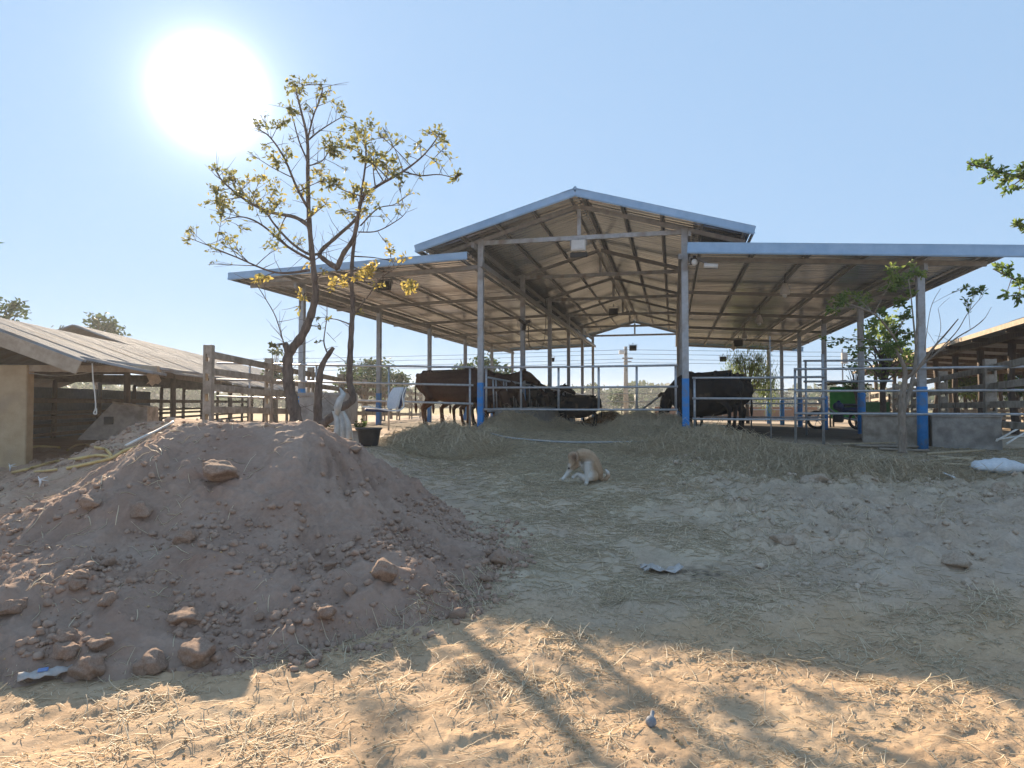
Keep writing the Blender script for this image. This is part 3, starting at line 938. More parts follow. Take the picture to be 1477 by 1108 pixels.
pipe_fence('pipe_fence', 'far steel pipe fence closing the back end of the barn', 'fence', -4, 9, 5 * BAY + .2, [2.0, 1.62, 1.25], [-3.9, -2, 0.1, 2, 3.9, 6, 7.9], .7, 2.02)
pipe_fence('pipe_fence', 'short steel pipe rail between two round posts of the right row', 'fence', 6.35, 8.0, 1.6, [2.42, 2.0], [6.4], .8, 2.44)
pipe_fence('pipe_fence', 'steel pipe fence crossing the right wing behind the black cows', 'fence', 4.1, 7.9, BAY * 2, [1.95, 1.55, 1.15], [4.2, 6.0], .8, 1.97)
# the feed barrier between the left wing and the nave: two rails and slanted bars
c = barn(.12, 0)
fb = thing('feed_barrier', 'steel feed barrier with slanted bars in front of the row of cows', 'feed barrier', (c.x, c.y, 0), BH)
for z in (2.08, 1.40):
    obj('rail', MB().tube([(0, .12, z), (0, 4 * BAY, z - .19)], .022, 8).mesh('rail', True), M['galv'], fb)
sl = MB().tube([(0, 0, .0), (.0, .10, -.68)], .017, 6).mesh('slanted_bar', True)
v = .5
while v < 14:
    for dv in (0, .24): obj('slanted_bar', sl, M['galv'], fb, (0, v + dv, 2.08 - .012 * v))
    v += .92
# diagonal brace by the right inner post
c = barn(3.9, 3.0)
t = thing('brace_pole', 'dark slanting steel pole leaning behind the right gate post', 'pole', (c.x, c.y, 0), BH)
obj('pole', MB().tube([(-.05, 0, 2.02), (-1.0, .6, 1.30)], .025, 8).mesh('pole', True), M['truss'], t)

# troughs
def trough(label, x, y, z, sx, sy, h, rz, mt, wall=.07):
    t = thing('trough', label, 'trough', (x, y, z), rz)
    m = MB()
    m.box((0, -sy / 2 + wall / 2, h / 2), (sx, wall, h), bev=.012)
    m.box((0, sy / 2 - wall / 2, h / 2), (sx, wall, h), bev=.012)
    for sg in (-1, 1): m.box((sg * (sx / 2 - wall / 2), 0, h / 2 - .002), (wall, sy - 2 * wall - .004, h - .008), bev=.006)
    m.box((0, 0, .06), (sx - 2 * wall - .01, sy - 2 * wall - .01, .1))
    obj('basin', m, mt, t)
    m2 = MB().box((0, -sy / 2 - .012, h - .035), (sx + .03, .022, .06), bev=.006)
    obj('rim', m2, mt, t)
    return t
p = at(1287, 636, 12.75); trough('stained square concrete trough behind the thin tree', p.x, p.y, p.z - .10, 1.0, .7, .63, R(-26), M['concrete_old'])
p = at(1389, 641, 12.3); trough('smooth grey concrete trough right of the round blue footed post', p.x, p.y, p.z - .08, 1.04, .7, .64, R(-24), M['concrete'])
c = barn(.46, 4.4); trough('long grey concrete feed trough along the left gate post', c.x, c.y, FL(2) - .12, 8.0, .55, .58, BH + PI / 2, M['concrete'])
p = at(478, 604, 13.2); trough('pale concrete basin behind the forked tree trunk', p.x - .1, p.y + .2, p.z - .12, .85, .8, .62, R(-12), M['concrete'])

# ------------------------------------------------------------------ lamps in the barn
def floodlight(label, c, face=-1, s=1.0, white=False, group='floodlights under the barn roof', hang=.25):
    """a box lamp on a bracket; face=-1: glass towards the front, +1: its back to us"""
    t = thing('floodlight', label, 'floodlight', c, BH, group)
    b = MB().box((0, 0, 0), (.30 * s, .07, .24 * s), bev=.012)
    Mx = Euler((R(-14) * face, 0, 0)).to_matrix()
    bd = obj('housing', b, M['lamp_white'] if white else M['black_plastic'], t, (0, 0, 0), (R(14) * face, 0, 0))
    obj('glass', MB().box((0, .0, 0), (.25 * s, .012, .19 * s)), M['lamp_glass'] if not white else M['lamp_white'], t, (Mx.transposed() @ Vector((0, -.042, 0)))[:], (R(14) * face, 0, 0))
    obj('bracket', MB().bar((-.17 * s, .02, .0), (-.17 * s, .02, hang * .7), .012, .03).bar((.17 * s, .02, 0), (.17 * s, .02, hang * .7), .012, .03)
        .bar((-.17 * s, .02, hang * .7), (.17 * s, .02, hang * .7), .03, .012).bar((0, .02, hang * .7), (0, .02, hang), .03, .03), M['truss'], t)
    if white:
        obj('gear_box', MB().box((0, .06, -.17), (.34, .05, .10), bev=.01), M['black_plastic'], t)
    return t
q = barn(2.0, -.12, 4.62); floodlight('white floodlight box hung on the middle of the front tie beam', q, s=.95, white=True, hang=.14)
q = at(555, 411, 15.2); floodlight('black floodlight under the left wing behind the tree branches', q, s=1.05)
q = at(885, 450, 22.5); floodlight('black floodlight hanging from the third tie beam of the nave', q, s=1.0)
q = at(913, 502, 33.0); floodlight('lit looking floodlight hung in the far gable opening of the barn', q, s=1.15)
q = at(1065, 495, 25.0); floodlight('black floodlight under the right wing above the black cow', q, s=1.0)
q = at(1043, 518, 31.5); floodlight('small black floodlight at the far end of the right wing', q, s=1.0)
q = at(796, 519, 32.0); floodlight('small black floodlight at the far end of the left wing', q, s=.8)

def bulb(label, px, py, d, s=1.0):
    p = at(px, py, d)
    t = thing('hanging_lamp', label, 'lamp', p, 0, 'bulb lamps under the right wing')
    obj('shade', MB().lathe([(.035 * s, .13 * s), (.05 * s, .10 * s), (.095 * s, -.02 * s), (.10 * s, -.10 * s), (.085 * s, -.10 * s)], n=12).mesh('shade', True), M['lamp_white'], t)
    obj('bulb', MB().ball((0, 0, -.11 * s), .05 * s, .05 * s, .06 * s).mesh('bulb', True), M['white_plastic'], t)
    u, v = to_barn(p.x, p.y); zt = wing_z(float(u)) - .03
    obj('cable', MB().tube([(0, 0, .12 * s), (.01, 0, max(.15, zt - p.z))], .008, 5), M['cable'], t)
bulb('white bulb lamp hanging nearest in the right wing roof', 1132, 418, 14.2)
bulb('white bulb lamp hanging second from the front in the right wing', 1095, 461, 18.8)
bulb('white bulb lamp hanging third from the front in the right wing', 1074, 484, 23.0)
bulb('white bulb lamp hanging last at the back of the right wing', 1058, 500, 27.5)
# camera bracket by the right inner post
p = barn(4.36, -.30, 4.09)
t = thing('security_camera', 'white security camera on an arm beside the right inner post', 'camera', p, BH)
obj('body', MB().tube([(-.02, 0, .0), (.22, -.03, -.03)], .045, 10).mesh('body', True), M['white_plastic'], t)
obj('arm', MB().tube([(-.30, .12, .05), (-.1, .1, .12), (.06, 0, .02)], .018, 6), M['truss'], t)
obj('junction_box', MB().box((-.20, .1, .10), (.12, .08, .12), bev=.01), M['black_plastic'], t)
p = barn(4.17, -.28, 4.16)
t = thing('bulkhead_lamp', 'small white round lamp fixed high on the right inner post', 'lamp', p, BH)
obj('globe', MB().ball((0, 0, 0), .055, .055, .065).mesh('globe', True), M['white_plastic'], t)
obj('holder', MB().lathe([(.03, .05), (.035, .11), (.02, .12)], n=10), M['black_plastic'], t)
# fan on the second left inner post with drooping cable
p = at(757, 467, 17.45)
t = thing('wall_fan', 'black wall fan on the second inner post of the left row', 'fan', p, BH)
m = MB()
for k in range(3):
    a = k * 2 * PI / 3 + .4
    m.bar((.03 * math.cos(a), -.05, .03 * math.sin(a)), (.17 * math.cos(a), -.05, .17 * math.sin(a)), .012, .08, up=(math.cos(a + 1.4), .35, math.sin(a + 1.4)))
obj('blades', m, M['black_plastic'], t)
m = MB()
for r_ in (.09, .14, .19):
    m.tube([(r_ * math.cos(k * PI / 8), -.08 if r_ < .15 else -.05, r_ * math.sin(k * PI / 8)) for k in range(17)], .005, 4)
obj('guard', m, M['black_plastic'], t)
obj('motor', MB().tube([(0, -.06, 0), (0, .08, 0)], .05, 10).mesh('motor', True), M['black_plastic'], t)
obj('arm', MB().tube([(0, .05, 0), (0, .07, -.08), (-.02, .1, -.16)], .018, 6), M['black_plastic'], t)
def wire(label, pts, r=.008, mt='cable', name='cable', cat='cable'):
    c = Vector(pts[0])
    P = [Vector(p) - c for p in pts]
    # Catmull-Rom through the points
    Q = []
    for i in range(len(P) - 1):
        p0, p1, p2, p3 = P[max(i - 1, 0)], P[i], P[i + 1], P[min(i + 2, len(P) - 1)]
        for k in range(6):
            t_ = k / 6
            Q.append(.5 * ((2 * p1) + (p2 - p0) * t_ + (2 * p0 - 5 * p1 + 4 * p2 - p3) * t_ * t_ + (3 * p1 - p0 - 3 * p2 + p3) * t_ ** 3))
    Q.append(P[-1])
    o = obj(name, MB().tube(Q, r, 6).mesh(name, True), M[mt], None, c)
    return tag(o, label, cat)
wire('black cable drooping in a loop from the wall fan to the next post',
     [at(762, 470, 17.5), at(763, 495, 17.9), at(768, 503, 18.5), at(778, 504, 19.3), at(785, 492, 20), at(787, 465, 20.6), at(787, 430, 21.0)], .010)

# ================================================================== CONCRETE FENCES
def slotted_post(h, w_=.15, d_=.13):
    """precast post: two cheeks joined by webs, open slots between them for the beams"""
    m = MB()
    t_ = .042
    for sg in (-1, 1): m.box((sg * (w_ / 2 - t_ / 2), 0, h / 2), (t_, d_, h), bev=.008)
    z0 = 0.0
    cuts = [(h - .22, .13), (h - .55, .13), (h - .90, .13), (h - 1.25, .13)]
    z1 = h - .004
    for zc, hh in cuts:
        a = zc + hh / 2
        m.box((0, 0, (a + z1) / 2), (w_ - 2 * t_ + .004, d_ - .012, z1 - a)); z1 = zc - hh / 2
    m.box((0, 0, z1 / 2), (w_ - 2 * t_ + .004, d_ - .012, z1))
    return m.mesh('post')
def concrete_fence(label, P, base, tops, railz, rz, pt=(.15, .13), railh=.12, railw=.055, mt='concrete_old', ext0=False):
    """P: list of (x, y) of the posts; tops: height of each post top; railz: depths of the beams under the top"""
    c = Vector((P[0][0], P[0][1], 0))
    t = thing('concrete_fence', label, 'fence', c, 0)
    h = max(tops) - min(base) + .3
    pm = slotted_post(h, *pt)
    for (x, y), zt in zip(P, tops):
        obj('post', pm, M[mt], t, (x - c.x, y - c.y, zt - h), (0, 0, rz + random.uniform(-.03, .03)))
    for i in range(len(P) - 1):
        a, b = Vector((P[i][0] - c.x, P[i][1] - c.y, 0)), Vector((P[i + 1][0] - c.x, P[i + 1][1] - c.y, 0))
        d = (b - a).normalized() * .05
        side = Vector((-(b - a).y, (b - a).x, 0)).normalized() * .012 * (1 if i % 2 else -1)
        for k, dz in enumerate(railz):
            j = random.uniform(-.012, .012)
            obj('beam', MB().bar(a - d + side + Vector((0, 0, tops[i] - dz + j)), b + d + side + Vector((0, 0, tops[i + 1] - dz + random.uniform(-.012, .012))), railw, railh, bev=.006), M[mt], t)
    return t
LF = [(-5.2 + .042 * k * 2.6, 11.7 + 2.6 * k) for k in range(9)]
concrete_fence('weathered concrete post and beam fence running back on the left behind the forked tree', LF, [.9] * 9, [2.56 - .022 * 2.6 * k for k in range(9)], [.17, .45, .73, 1.10], 0.0)
RF = [(8.82 + 1.72 * k - 1.72, 12.6 + 4.1 * k - 4.1) for k in range(7)]
concrete_fence('pale concrete post and beam fence running back beside the old shed on the right', RF, [.5] * 7, [2.41 - .035 * k for k in range(7)], [.17, .50, .84, 1.18], R(-22), (.19, .16), .115, .06)
# lattice pen fences beyond the barn
c0 = at(1160, 600, 34.0); c1 = at(1300, 600, 38.0)
BF = [(c0.x + (c1.x - c0.x) * k / 6, c0.y + (c1.y - c0.y) * k / 6) for k in range(7)]
concrete_fence('sunlit pale concrete lattice pen fence beyond the right wing', BF, [.6] * 7, [1.95] * 7, [.15, .48, .80, 1.1], R(-20))
c0 = at(1370, 600, 24.0); c1 = at(1640, 600, 24.0)
BF = [(c0.x + (c1.x - c0.x) * k / 5, c0.y + (c1.y - c0.y) * k / 5) for k in range(6)]
concrete_fence('sunlit low concrete pen fence under the old shed roof on the right', BF, [.6] * 6, [1.40] * 6, [.12, .36, .6], R(-10))
t = thing('low_wall', 'low reddish brown brick wall behind the far end of the barn', 'wall', at(1020, 600, 40)[:2] + (0.0,), R(-12))
obj('wall', MB().box((1.5, 0, .95), (9.0, .2, .75), bev=.01), mat('brick_wall', (.26, .14, .09), (.36, .21, .14), 12, .9, bump=.3), t)

# ================================================================== OLD SHED ON THE LEFT
SA = Vector((-.163, .987, 0)); SR = Vector((.987, .163, 0)); S0 = Vector((-8.1, 11.4, 0))
SHZ = math.atan2(.163, .987)
def shed(t_, s_, z=0.0): return Vector((t_, s_, z))          # local: x across, y along
sd = thing('cattle_shed', 'old low cattle shed with patched grey roof and ochre corner pier at the far left', 'shed', S0, SHZ)
obj('corner_pier', MB().box((-.72, .12, 1.25), (1.44, .24, 1.9), bev=.015), M['plaster'], sd)
obj('lintel', MB().box((.28, .12, 2.15), (3.45, .14, .11)), M['board'], sd, (0, 0, 0))
SLR = .39
ROOFZ = lambda tt: 3.10 - SLR * abs(tt + 1.15)
def shed_sheets(y0, n, L, t_ridge, zr, sgn, wob=.01, slope=SLR, wdt=.80, parent=None, skip=(), mt='oldzinc'):
    me = sheet_mesh(L, wdt + .02, 8)
    for k in range(n):
        if k in skip: continue
        an = math.atan(slope) + random.uniform(-wob, wob)
        if sgn > 0: obj('roof_sheet', me, M[mt], parent, (t_ridge, y0 + k * wdt, zr + .004 * (k % 2)), (random.uniform(-wob, wob) * .6, an, random.uniform(-wob, wob)))
        else: obj('roof_sheet', me, M[mt], parent, (t_ridge, y0 + (k + 1) * wdt, zr + .004 * (k % 2)), (0, an, PI))
shed_sheets(-.5, 13, 2.36, -1.15, 3.10, 1, .012, parent=sd)
shed_sheets(-.5, 13, 3.2, -1.15, 3.10, -1, .0, parent=sd)
shed_sheets(9.9, 40, 4.85, -3.6, 3.90, 1, .006, parent=sd)
shed_sheets(9.9, 40, 2.6, -3.6, 3.90, -1, .0, parent=sd)
obj('verge_board', MB().bar((-1.15, -.54, 2.98), (1.02, -.54, 2.98 - SLR * 2.17), .03, .22), M['board'], sd)
obj('verge_board', MB().bar((-1.16, -.54, 2.98), (-4.0, -.54, 2.98 - SLR * 2.84), .03, .22), M['board'], sd)
obj('eave_beam', MB().bar((.60, .3, 2.28), (.60, 9.9, 2.20), .08, .14).bar((.62, 9.9, 2.02), (.62, 35, 2.0), .08, .14), M['timber'], sd)
for k in range(12):
    s_ = 2.6 + k * 2.9
    obj('timber_post', MB().tube([(.60, s_, .2), (.61, s_, 1.2), (.6, s_, 2.25)], [.075, .07, .065], 8).mesh('timber_post', True), M['timber'], sd)
    obj('timber_post', MB().tube([(-3.4, s_, .2), (-3.4, s_, 1.2), (-3.38, s_, 2.2)], [.075, .07, .065], 8).mesh('timber_post', True), M['timber'], sd)
    obj('tie', MB().bar((.6, s_, 2.20), (-3.4, s_, 2.20), .05, .10), M['timber'], sd)
for z in (.95, 1.3, 1.65):
    obj('pen_rail', MB().bar((-3.3, 3, z), (-3.3, 34, z), .05, .09), M['timber'], sd)
    obj('pen_rail', MB().bar((-1.2, 2.6, z - .05), (-1.0, 22, z - .05), .05, .07), M['timber'], sd)
obj('dark_net', MB().box((-3.62, 9, 1.25), (.03, 15, 1.5)), mat('blue_net', (.10, .14, .18), (.16, .20, .25), 8, .9), sd)
shed_sheets(-.35, 4, 1.15, .93, 2.30, 1, .05, .17, .8, parent=sd)
# things hanging at the shed
p = at(222, 536, 12.4)
t = thing('torn_sheet', 'torn curled piece of roofing hanging from the old shed eave', 'roofing piece', p, .4)
m = MB()
V = []; F = []
for i in range(6):
    for k in range(5):
        V.append((-.10 + .05 * k + .03 * math.sin(i * 2.1), .02 * math.sin(k * 1.9 + i), .06 - .06 * i + .035 * math.sin(k * 2.3)))
for i in range(5):
    for k in range(4): F.append((i * 5 + k, i * 5 + k + 1, i * 5 + 6 + k, i * 5 + 5 + k))
m.add(V, F); obj('flap', m, M['board'], t)
t = thing('fallen_sheet', 'loose grey roof sheet lying askew on the shed eave above the hanging rope', 'roof sheet', at(150, 520, 11.8), SHZ + .12)
me = sheet_mesh(1.0, .8, 6); o = obj('sheet', me, M['oldzinc'], t, (-.3, .3, .02), (0, .26, .2))
obj('batten', MB().bar((.5, .2, -.12), (.62, 1.6, -.05), .05, .05), M['timber'], t)
wire('white rope with a loop hanging from the old shed verge', [at(133, 524, 11.3), at(134, 545, 11.3), at(137, 570, 11.3), at(138, 588, 11.3), at(135, 596, 11.3), at(139, 597, 11.3), at(139, 589, 11.3)], .012, 'pvc', 'rope', 'rope')
wire('thin grey wire sagging under the old shed lintel', [at(42, 538, 11.3), at(75, 542, 11.6), at(105, 541, 12.0), at(135, 536, 12.3)], .010, 'hose_grey')
# hopper and sloping panels in front of the pens
p = at(180, 606, 13.6)
t = thing('feed_hopper', 'grey slant sided concrete feed hopper half buried beside the old shed', 'hopper', p, SHZ)
m = MB()
m.add([(-1.0, -.5, -.6), (.75, -.5, -.6), (.75, .5, -.6), (-1.0, .5, -.6), (-.15, -.42, .55), (.72, -.42, .42), (.72, .42, .42), (-.15, .42, .55)],
      [(0, 3, 2, 1), (4, 5, 6, 7), (0, 1, 5, 4), (1, 2, 6, 5), (2, 3, 7, 6), (3, 0, 4, 7)])
t.scale = (.72, .72, .62)
obj('body', m, M['concrete'], t)
obj('hatch', MB().box((-.22, -.495, .0), (.22, .06, .24)), M['dark'], t)
obj('lip', MB().bar((-.15, -.44, .56), (.72, -.44, .43), .07, .05), M['concrete_old'], t)

# ================================================================== OLD SHED ON THE RIGHT
QH = R(-19.6)
q0 = Vector((11.3 - .84, 15.1 - 2.35, 0))
rs_ = thing('timber_shed', 'old dark timber cattle shed with a sagging roof at the right edge', 'shed', q0, QH)
me = sheet_mesh(6.2, .82, 8)
for k in range(38):
    obj('roof_sheet', me, M['oldzinc'], rs_, (0, k * .80, 3.40 + .004 * (k % 2) + .012 * math.sin(k * .7)), (0, .085 + random.uniform(-.006, .006), 0))
obj('eave_board', MB().bar((-.02, 0, 3.37), (-.02, 30.5, 3.37), .02, .12), M['board'], rs_)
for x_ in (.45, 2.4, 4.4):
    obj('beam', MB().bar((x_, .1, 3.30 - .085 * x_ - .03), (x_, 30, 3.30 - .085 * x_ - .03), .09, .16), M['timber'], rs_)
for k in range(11):
    s_ = .6 + 2.75 * k
    obj('rafter', MB().bar((0.05, s_ + .3, 3.305), (6.0, s_ + .3, 2.80), .07, .12), M['timber'], rs_)
    for x_ in (.9, 4.6):
        j = random.uniform(-.05, .05)
        obj('timber_post', MB().tube([(x_, s_, .2), (x_ + j, s_, 1.1), (x_ - j, s_ + j, 1.9), (x_, s_, 3.24 - .085 * x_)], [.11, .10, .085, .10], 8).mesh('timber_post', True), M['timber'], rs_)
# leaning pale poles at the right edge
for i, (a, b, lab) in enumerate((((1437, 636), (1482, 612), 'pale pole leaning steeply over the right trough end'), ((1452, 640), (1490, 618), 'second pale pole leaning beside the steep one'), ((1438, 634), (1490, 628), 'pale pole lying almost flat below the leaning ones'))):
    p, q_ = at(*a, 11.2), at(*b, 11.9)
    tag(obj('bamboo_pole', MB().tube([(0, 0, 0), (q_ - p) * .5 + Vector((0, 0, .01)), q_ - p], .016, 6).mesh('bamboo_pole', True), M['pvc'], None, p), lab, 'pole', 'pale poles beside the right trough')

# ================================================================== GREEN HUT AND WHAT STANDS BEHIND
p = at(1218, 600, 25.0)
t = thing('green_hut', 'small hut wrapped in bright green tarpaulin under a flat thatched top', 'hut', (p.x, p.y, .62), R(-32))
m = MB()
m.box((0, 0, .95), (.88, .88, 1.15), bev=.04)
obj('tarpaulin', m, M['green_tarp'], t)
for sx in (-1, 1):
    for sy in (-1, 1): obj('leg', MB().tube([(sx * .42, sy * .42, -.1), (sx * .42, sy * .42, .5)], .035, 6), M['timber'], t)
th = MB()
V, F = [], []
r_ = np.random.default_rng(4)
for k in range(120):
    x_, y_ = r_.uniform(-.75, .75, 2); a = r_.uniform(0, 6.28)
    z_ = 1.60 + .13 * (1 - abs(x_) / .75) + r_.uniform(-.02, .03)
    th.bar((x_ - .2 * math.cos(a), y_ - .2 * math.sin(a), z_ - .02), (x_ + .2 * math.cos(a), y_ + .2 * math.sin(a), z_), .05, .02)
obj('thatch', th, M['thatch'], t)
p = at(1262, 585, 26.0)
t = thing('green_sheet', 'dull green tarpaulin hung on posts right of the green hut', 'tarpaulin', (p.x, p.y, .6), R(-20))
obj('sheet', MB().box((0, 0, .70), (1.0, .05, .6), bev=.02), mat('dull_green_tarp', (.03, .10, .04), (.05, .14, .06), 5, .7, bump=.4), t)
for sx in (-.5, .5): obj('post', MB().tube([(sx, .06, -.1), (sx, .06, 1.3)], .04, 6), M['timber'], t)
# motorbike seen in part between the posts
p = at(1208, 617, 21.0)
t = thing('motorbike', 'dark motorbike with a red and white rear mudguard parked beyond the right wing', 'motorbike', (p.x, p.y, gz(p.x, p.y)), R(160))
for x_, nm in ((-.58, 'wheel'), (.58, 'wheel')):
    wm = MB(); wm.tube([(x_ + .25 * math.cos(k * PI / 10), 0, .28 + .25 * math.sin(k * PI / 10)) for k in range(21)], .045, 6)
    wh = obj(nm, wm, M['rubber'], t)
    rm = MB().tube([(x_, -.04, .28), (x_, .04, .28)], .05, 8)
    for k in range(6): rm.bar((x_, 0, .28), (x_ + .22 * math.cos(k), 0, .28 + .22 * math.sin(k)), .01, .015)
    obj('rim', rm, M['galv'], wh)
obj('frame', MB().tube([(.58, 0, .28), (.38, 0, .85)], .03, 6).tube([(-.58, 0, .28), (-.1, 0, .35), (.38, 0, .75)], .04, 6), M['truss'], t)
obj('engine', MB().box((-.02, 0, .33), (.30, .22, .24), bev=.04), M['black_plastic'], t)
obj('body', MB().box((-.30, 0, .60), (.62, .20, .16), bev=.06), M['navy'], t)
obj('seat', MB().box((-.30, 0, .74), (.68, .22, .10), bev=.045), M['black_plastic'], t)
obj('mudguard', MB().tube([(-.45, 0, .58), (-.72, 0, .56), (-.86, 0, .40)], .05, 6, ry=.08), M['red_plastic'], t)
obj('leg_shield', MB().box((.30, 0, .52), (.06, .34, .42), bev=.03), M['white_plastic'], t)
obj('handlebar', MB().tube([(.34, -.32, .98), (.40, 0, .93), (.34, .32, .98)], .014, 6), M['black_plastic'], t)
obj('headlight', MB().ball((.47, 0, .88), .07, .07, .08), M['lamp_white'], t)
t = thing('blue_bag', 'dark blue bundle lying on top of the fence beside the motorbike', 'bag', at(1209, 589, 20.6), .2)
obj('bundle', MB().ball((0, 0, .06), .17, .13, .13, 12, 8).mesh('bundle', True), M['navy'], t)
obj('knot', MB().ball((.02, 0, .20), .05, .05, .04).mesh('knot', True), M['navy'], t)

# ================================================================== POLE AND LINES IN THE DISTANCE
p = at(903, 595, 52.0)
zt = at(903, 500, 52.0).z
t = thing('utility_pole', 'pale concrete utility pole with a lamp seen through the open barn', 'utility pole', (p.x, p.y, 0), 0)
obj('pole', MB().tube([(0, 0, .2), (0, 0, 3), (0, 0, zt)], [.20, .17, .12], 10).mesh('pole', True), M['concrete_old'], t)
obj('crossarm', MB().bar((-.3, -.16, zt - .9), (.5, -.16, zt - .9), .08, .10).bar((-.2, -.16, zt - 1.15), (.4, -.16, zt - 1.15), .08, .08), M['truss'], t)
obj('lamp', MB().box((-.34, -.25, zt - .45), (.42, .30, .30), bev=.04).bar((-.1, 0, zt - .5), (-.3, -.2, zt - .5), .05, .05), M['lamp_white'], t)
for k, (z, dy) in enumerate(((zt - .25, 0), (zt - .55, .3), (zt - .95, 0), (zt - 1.2, .3))):
    pts = []
    for j in range(13):
        s_ = -1 + j / 6
        pts.append((p.x + s_ * 75, p.y + dy - .12 - 6 * s_, z + 1.3 * (abs(s_) - 1) * abs(s_) * 1.6 + .25 * s_))
    tag(obj('power_line', MB().tube(pts, .014, 5), M['cable']), ('highest', 'second', 'third', 'lowest')[k] + ' of the thin power lines crossing the sky behind the barn', 'power line', 'power lines behind the barn')
p = at(1215, 510, 44)
t = thing('metal_mast', 'thin mast with a small box rising behind the green hut', 'mast', (p.x, p.y, 0), 0)
obj('mast', MB().tube([(0, 0, .2), (0, 0, p.z + .3)], .05, 6), M['truss'], t)
obj('box', MB().box((.12, 0, p.z - .3), (.35, .25, .7), bev=.03), M['truss'], t)

# ================================================================== ANIMALS
def remeshed(name, mb, voxel, smooth=4, mats=None):
    me = mb.mesh(name)
    o = bpy.data.objects.new(name, me); C.objects.link(o)
    rm = o.modifiers.new('r', 'REMESH'); rm.mode = 'VOXEL'; rm.voxel_size = voxel
    sm = o.modifiers.new('s', 'SMOOTH'); sm.iterations = smooth; sm.factor = .5
    dg = bpy.context.evaluated_depsgraph_get()
    out = bpy.data.meshes.new_from_object(o.evaluated_get(dg))
    out.name = name
    bpy.data.objects.remove(o); bpy.data.meshes.remove(me)
    out.polygons.foreach_set('use_smooth', [True] * len(out.polygons))
    out.materials.clear()
    return out

def coords(me):
    co = np.empty(len(me.vertices) * 3, dtype=np.float32); me.vertices.foreach_get('co', co)
    return co.reshape(-1, 3)

def cow_mesh(head='low', seed=0, stance=0.0, tailkick=0.0, deep=0.0):
    m = MB()
    r = np.random.default_rng(seed)
    # trunk: deep chest, belly line rising to the flank, square rump
    tr = [(-.80, .98, .05, .06), (-.76, .97, .16, .17), (-.66, .96, .23, .225), (-.50, .935, .265, .255), (-.28, .895, .285, .295), (0, .87, .30, .325),
          (.22, .87, .285, .33), (.40, .89, .245, .32), (.54, .93, .185, .27), (.66, .97, .13, .21)]
    m.tube([(x, 0, z - deep * sstep(.12, .3, b) * .5) for x, z, a, b in tr], [b + deep * float(sstep(.12, .3, b)) * .5 for *_, b in tr], 14, ry=[a + deep * .3 for _, _, a, b in tr])
    m.ball((.36, 0, 1.13), .17, .10, .12)                                    # withers
    for sg in (-1, 1):
        m.ball((-.46, sg * .185, 1.12), .07, .05, .07); m.ball((-.76, sg * .10, 1.07), .05, .05, .06)  # hips, pins
    m.bar((-.72, 0, 1.155), (.35, 0, 1.165), .06, .06, bev=.02)             # spine
    if head == 'low':
        nk = [(.52, .97, .14, .24), (.70, .93, .11, .19), (.88, .84, .09, .145), (.99, .77, .085, .12)]
        hp, hd = Vector((1.02, 0, .77)), Vector((.42, 0, -.90)).normalized()
    else:
        nk = [(.52, .99, .14, .24), (.70, 1.06, .11, .18), (.86, 1.14, .09, .14), (.95, 1.18, .085, .12)]
        hp, hd = Vector((.97, 0, 1.22)), Vector((.84, 0, -.54)).normalized()
    m.tube([(x, 0, z) for x, z, a, b in nk], [b for *_, b in nk], 12, ry=[a for _, _, a, b in nk])
    m.tube([(.56, 0, .70), (.74, 0, .72), (.90, 0, nk[-1][1] - .10)], [.05, .075, .04], 8, ry=[.03, .025, .02])  # dewlap
    hs = [(-.06, .07, .08), (.03, .098, .10), (.13, .10, .115), (.24, .078, .095), (.34, .062, .073), (.42, .066, .066), (.455, .05, .045)]
    m.tube([hp + hd * t_ for t_, a, b in hs], [b for *_, b in hs], 12, ry=[a for _, a, b in hs])
    up = Vector((-hd.z, 0, hd.x)) if hd.x > 0 else Vector((0, 0, 1))
    up = Vector((0, 1, 0)).cross(hd) * -1
    for sg in (-1, 1):
        b0 = hp + hd * .0 + Vector((0, sg * .07, 0)) + up * .035
        m.tube([b0, b0 + Vector((-.02, sg * .09, .015)), b0 + Vector((-.03, sg * .17, -.02)), b0 + Vector((-.03, sg * .21, -.05))], [.025, .05, .045, .012], 8, ry=[.02, .022, .02, .01])
        h0 = hp - hd * .03 + Vector((0, sg * .045, 0)) + up * .075
        m.tube([h0, h0 + up * .07 + Vector((0, sg * .03, 0))], [.026, .014], 6)
        f = stance * sg
        m.tube([(.42, sg * .13, .90), (.41 + f * .02, sg * .15, .68), (.43 + f * .05, sg * .145, .52), (.435 + f * .09, sg * .14, .37), (.43 + f * .11, sg * .14, .22), (.425 + f * .12, sg * .14, .10), (.45 + f * .12, sg * .14, .05), (.46 + f * .12, sg * .14, 0)],
               [.15, .105, .066, .056, .036, .040, .044, .058], 10, ry=[.08, .07, .056, .050, .034, .038, .044, .052])
        g = -f
        m.tube([(-.56, sg * .14, .94), (-.52 + g * .02, sg * .17, .76), (-.47 + g * .04, sg * .165, .62), (-.58 + g * .07, sg * .15, .50), (-.675 + g * .09, sg * .14, .415), (-.66 + g * .10, sg * .14, .27), (-.64 + g * .12, sg * .14, .11), (-.61 + g * .12, sg * .14, .05), (-.60 + g * .12, sg * .14, 0)],
               [.20, .19, .135, .078, .060, .040, .042, .045, .058], 10, ry=[.10, .10, .085, .058, .046, .036, .038, .044, .052])
    m.ball((-.42, 0, .60), .12, .10, .07)
    k = tailkick
    m.tube([(-.76, 0, 1.09), (-.84, .01, 1.02), (-.875 - k * .02, .02, .80), (-.87 - k * .05, .02, .55), (-.86 - k * .06, .02, .42), (-.86 - k * .07, .02, .28)], [.035, .026, .020, .022, .040, .018], 7)
    return remeshed('body', m, .021, 3)

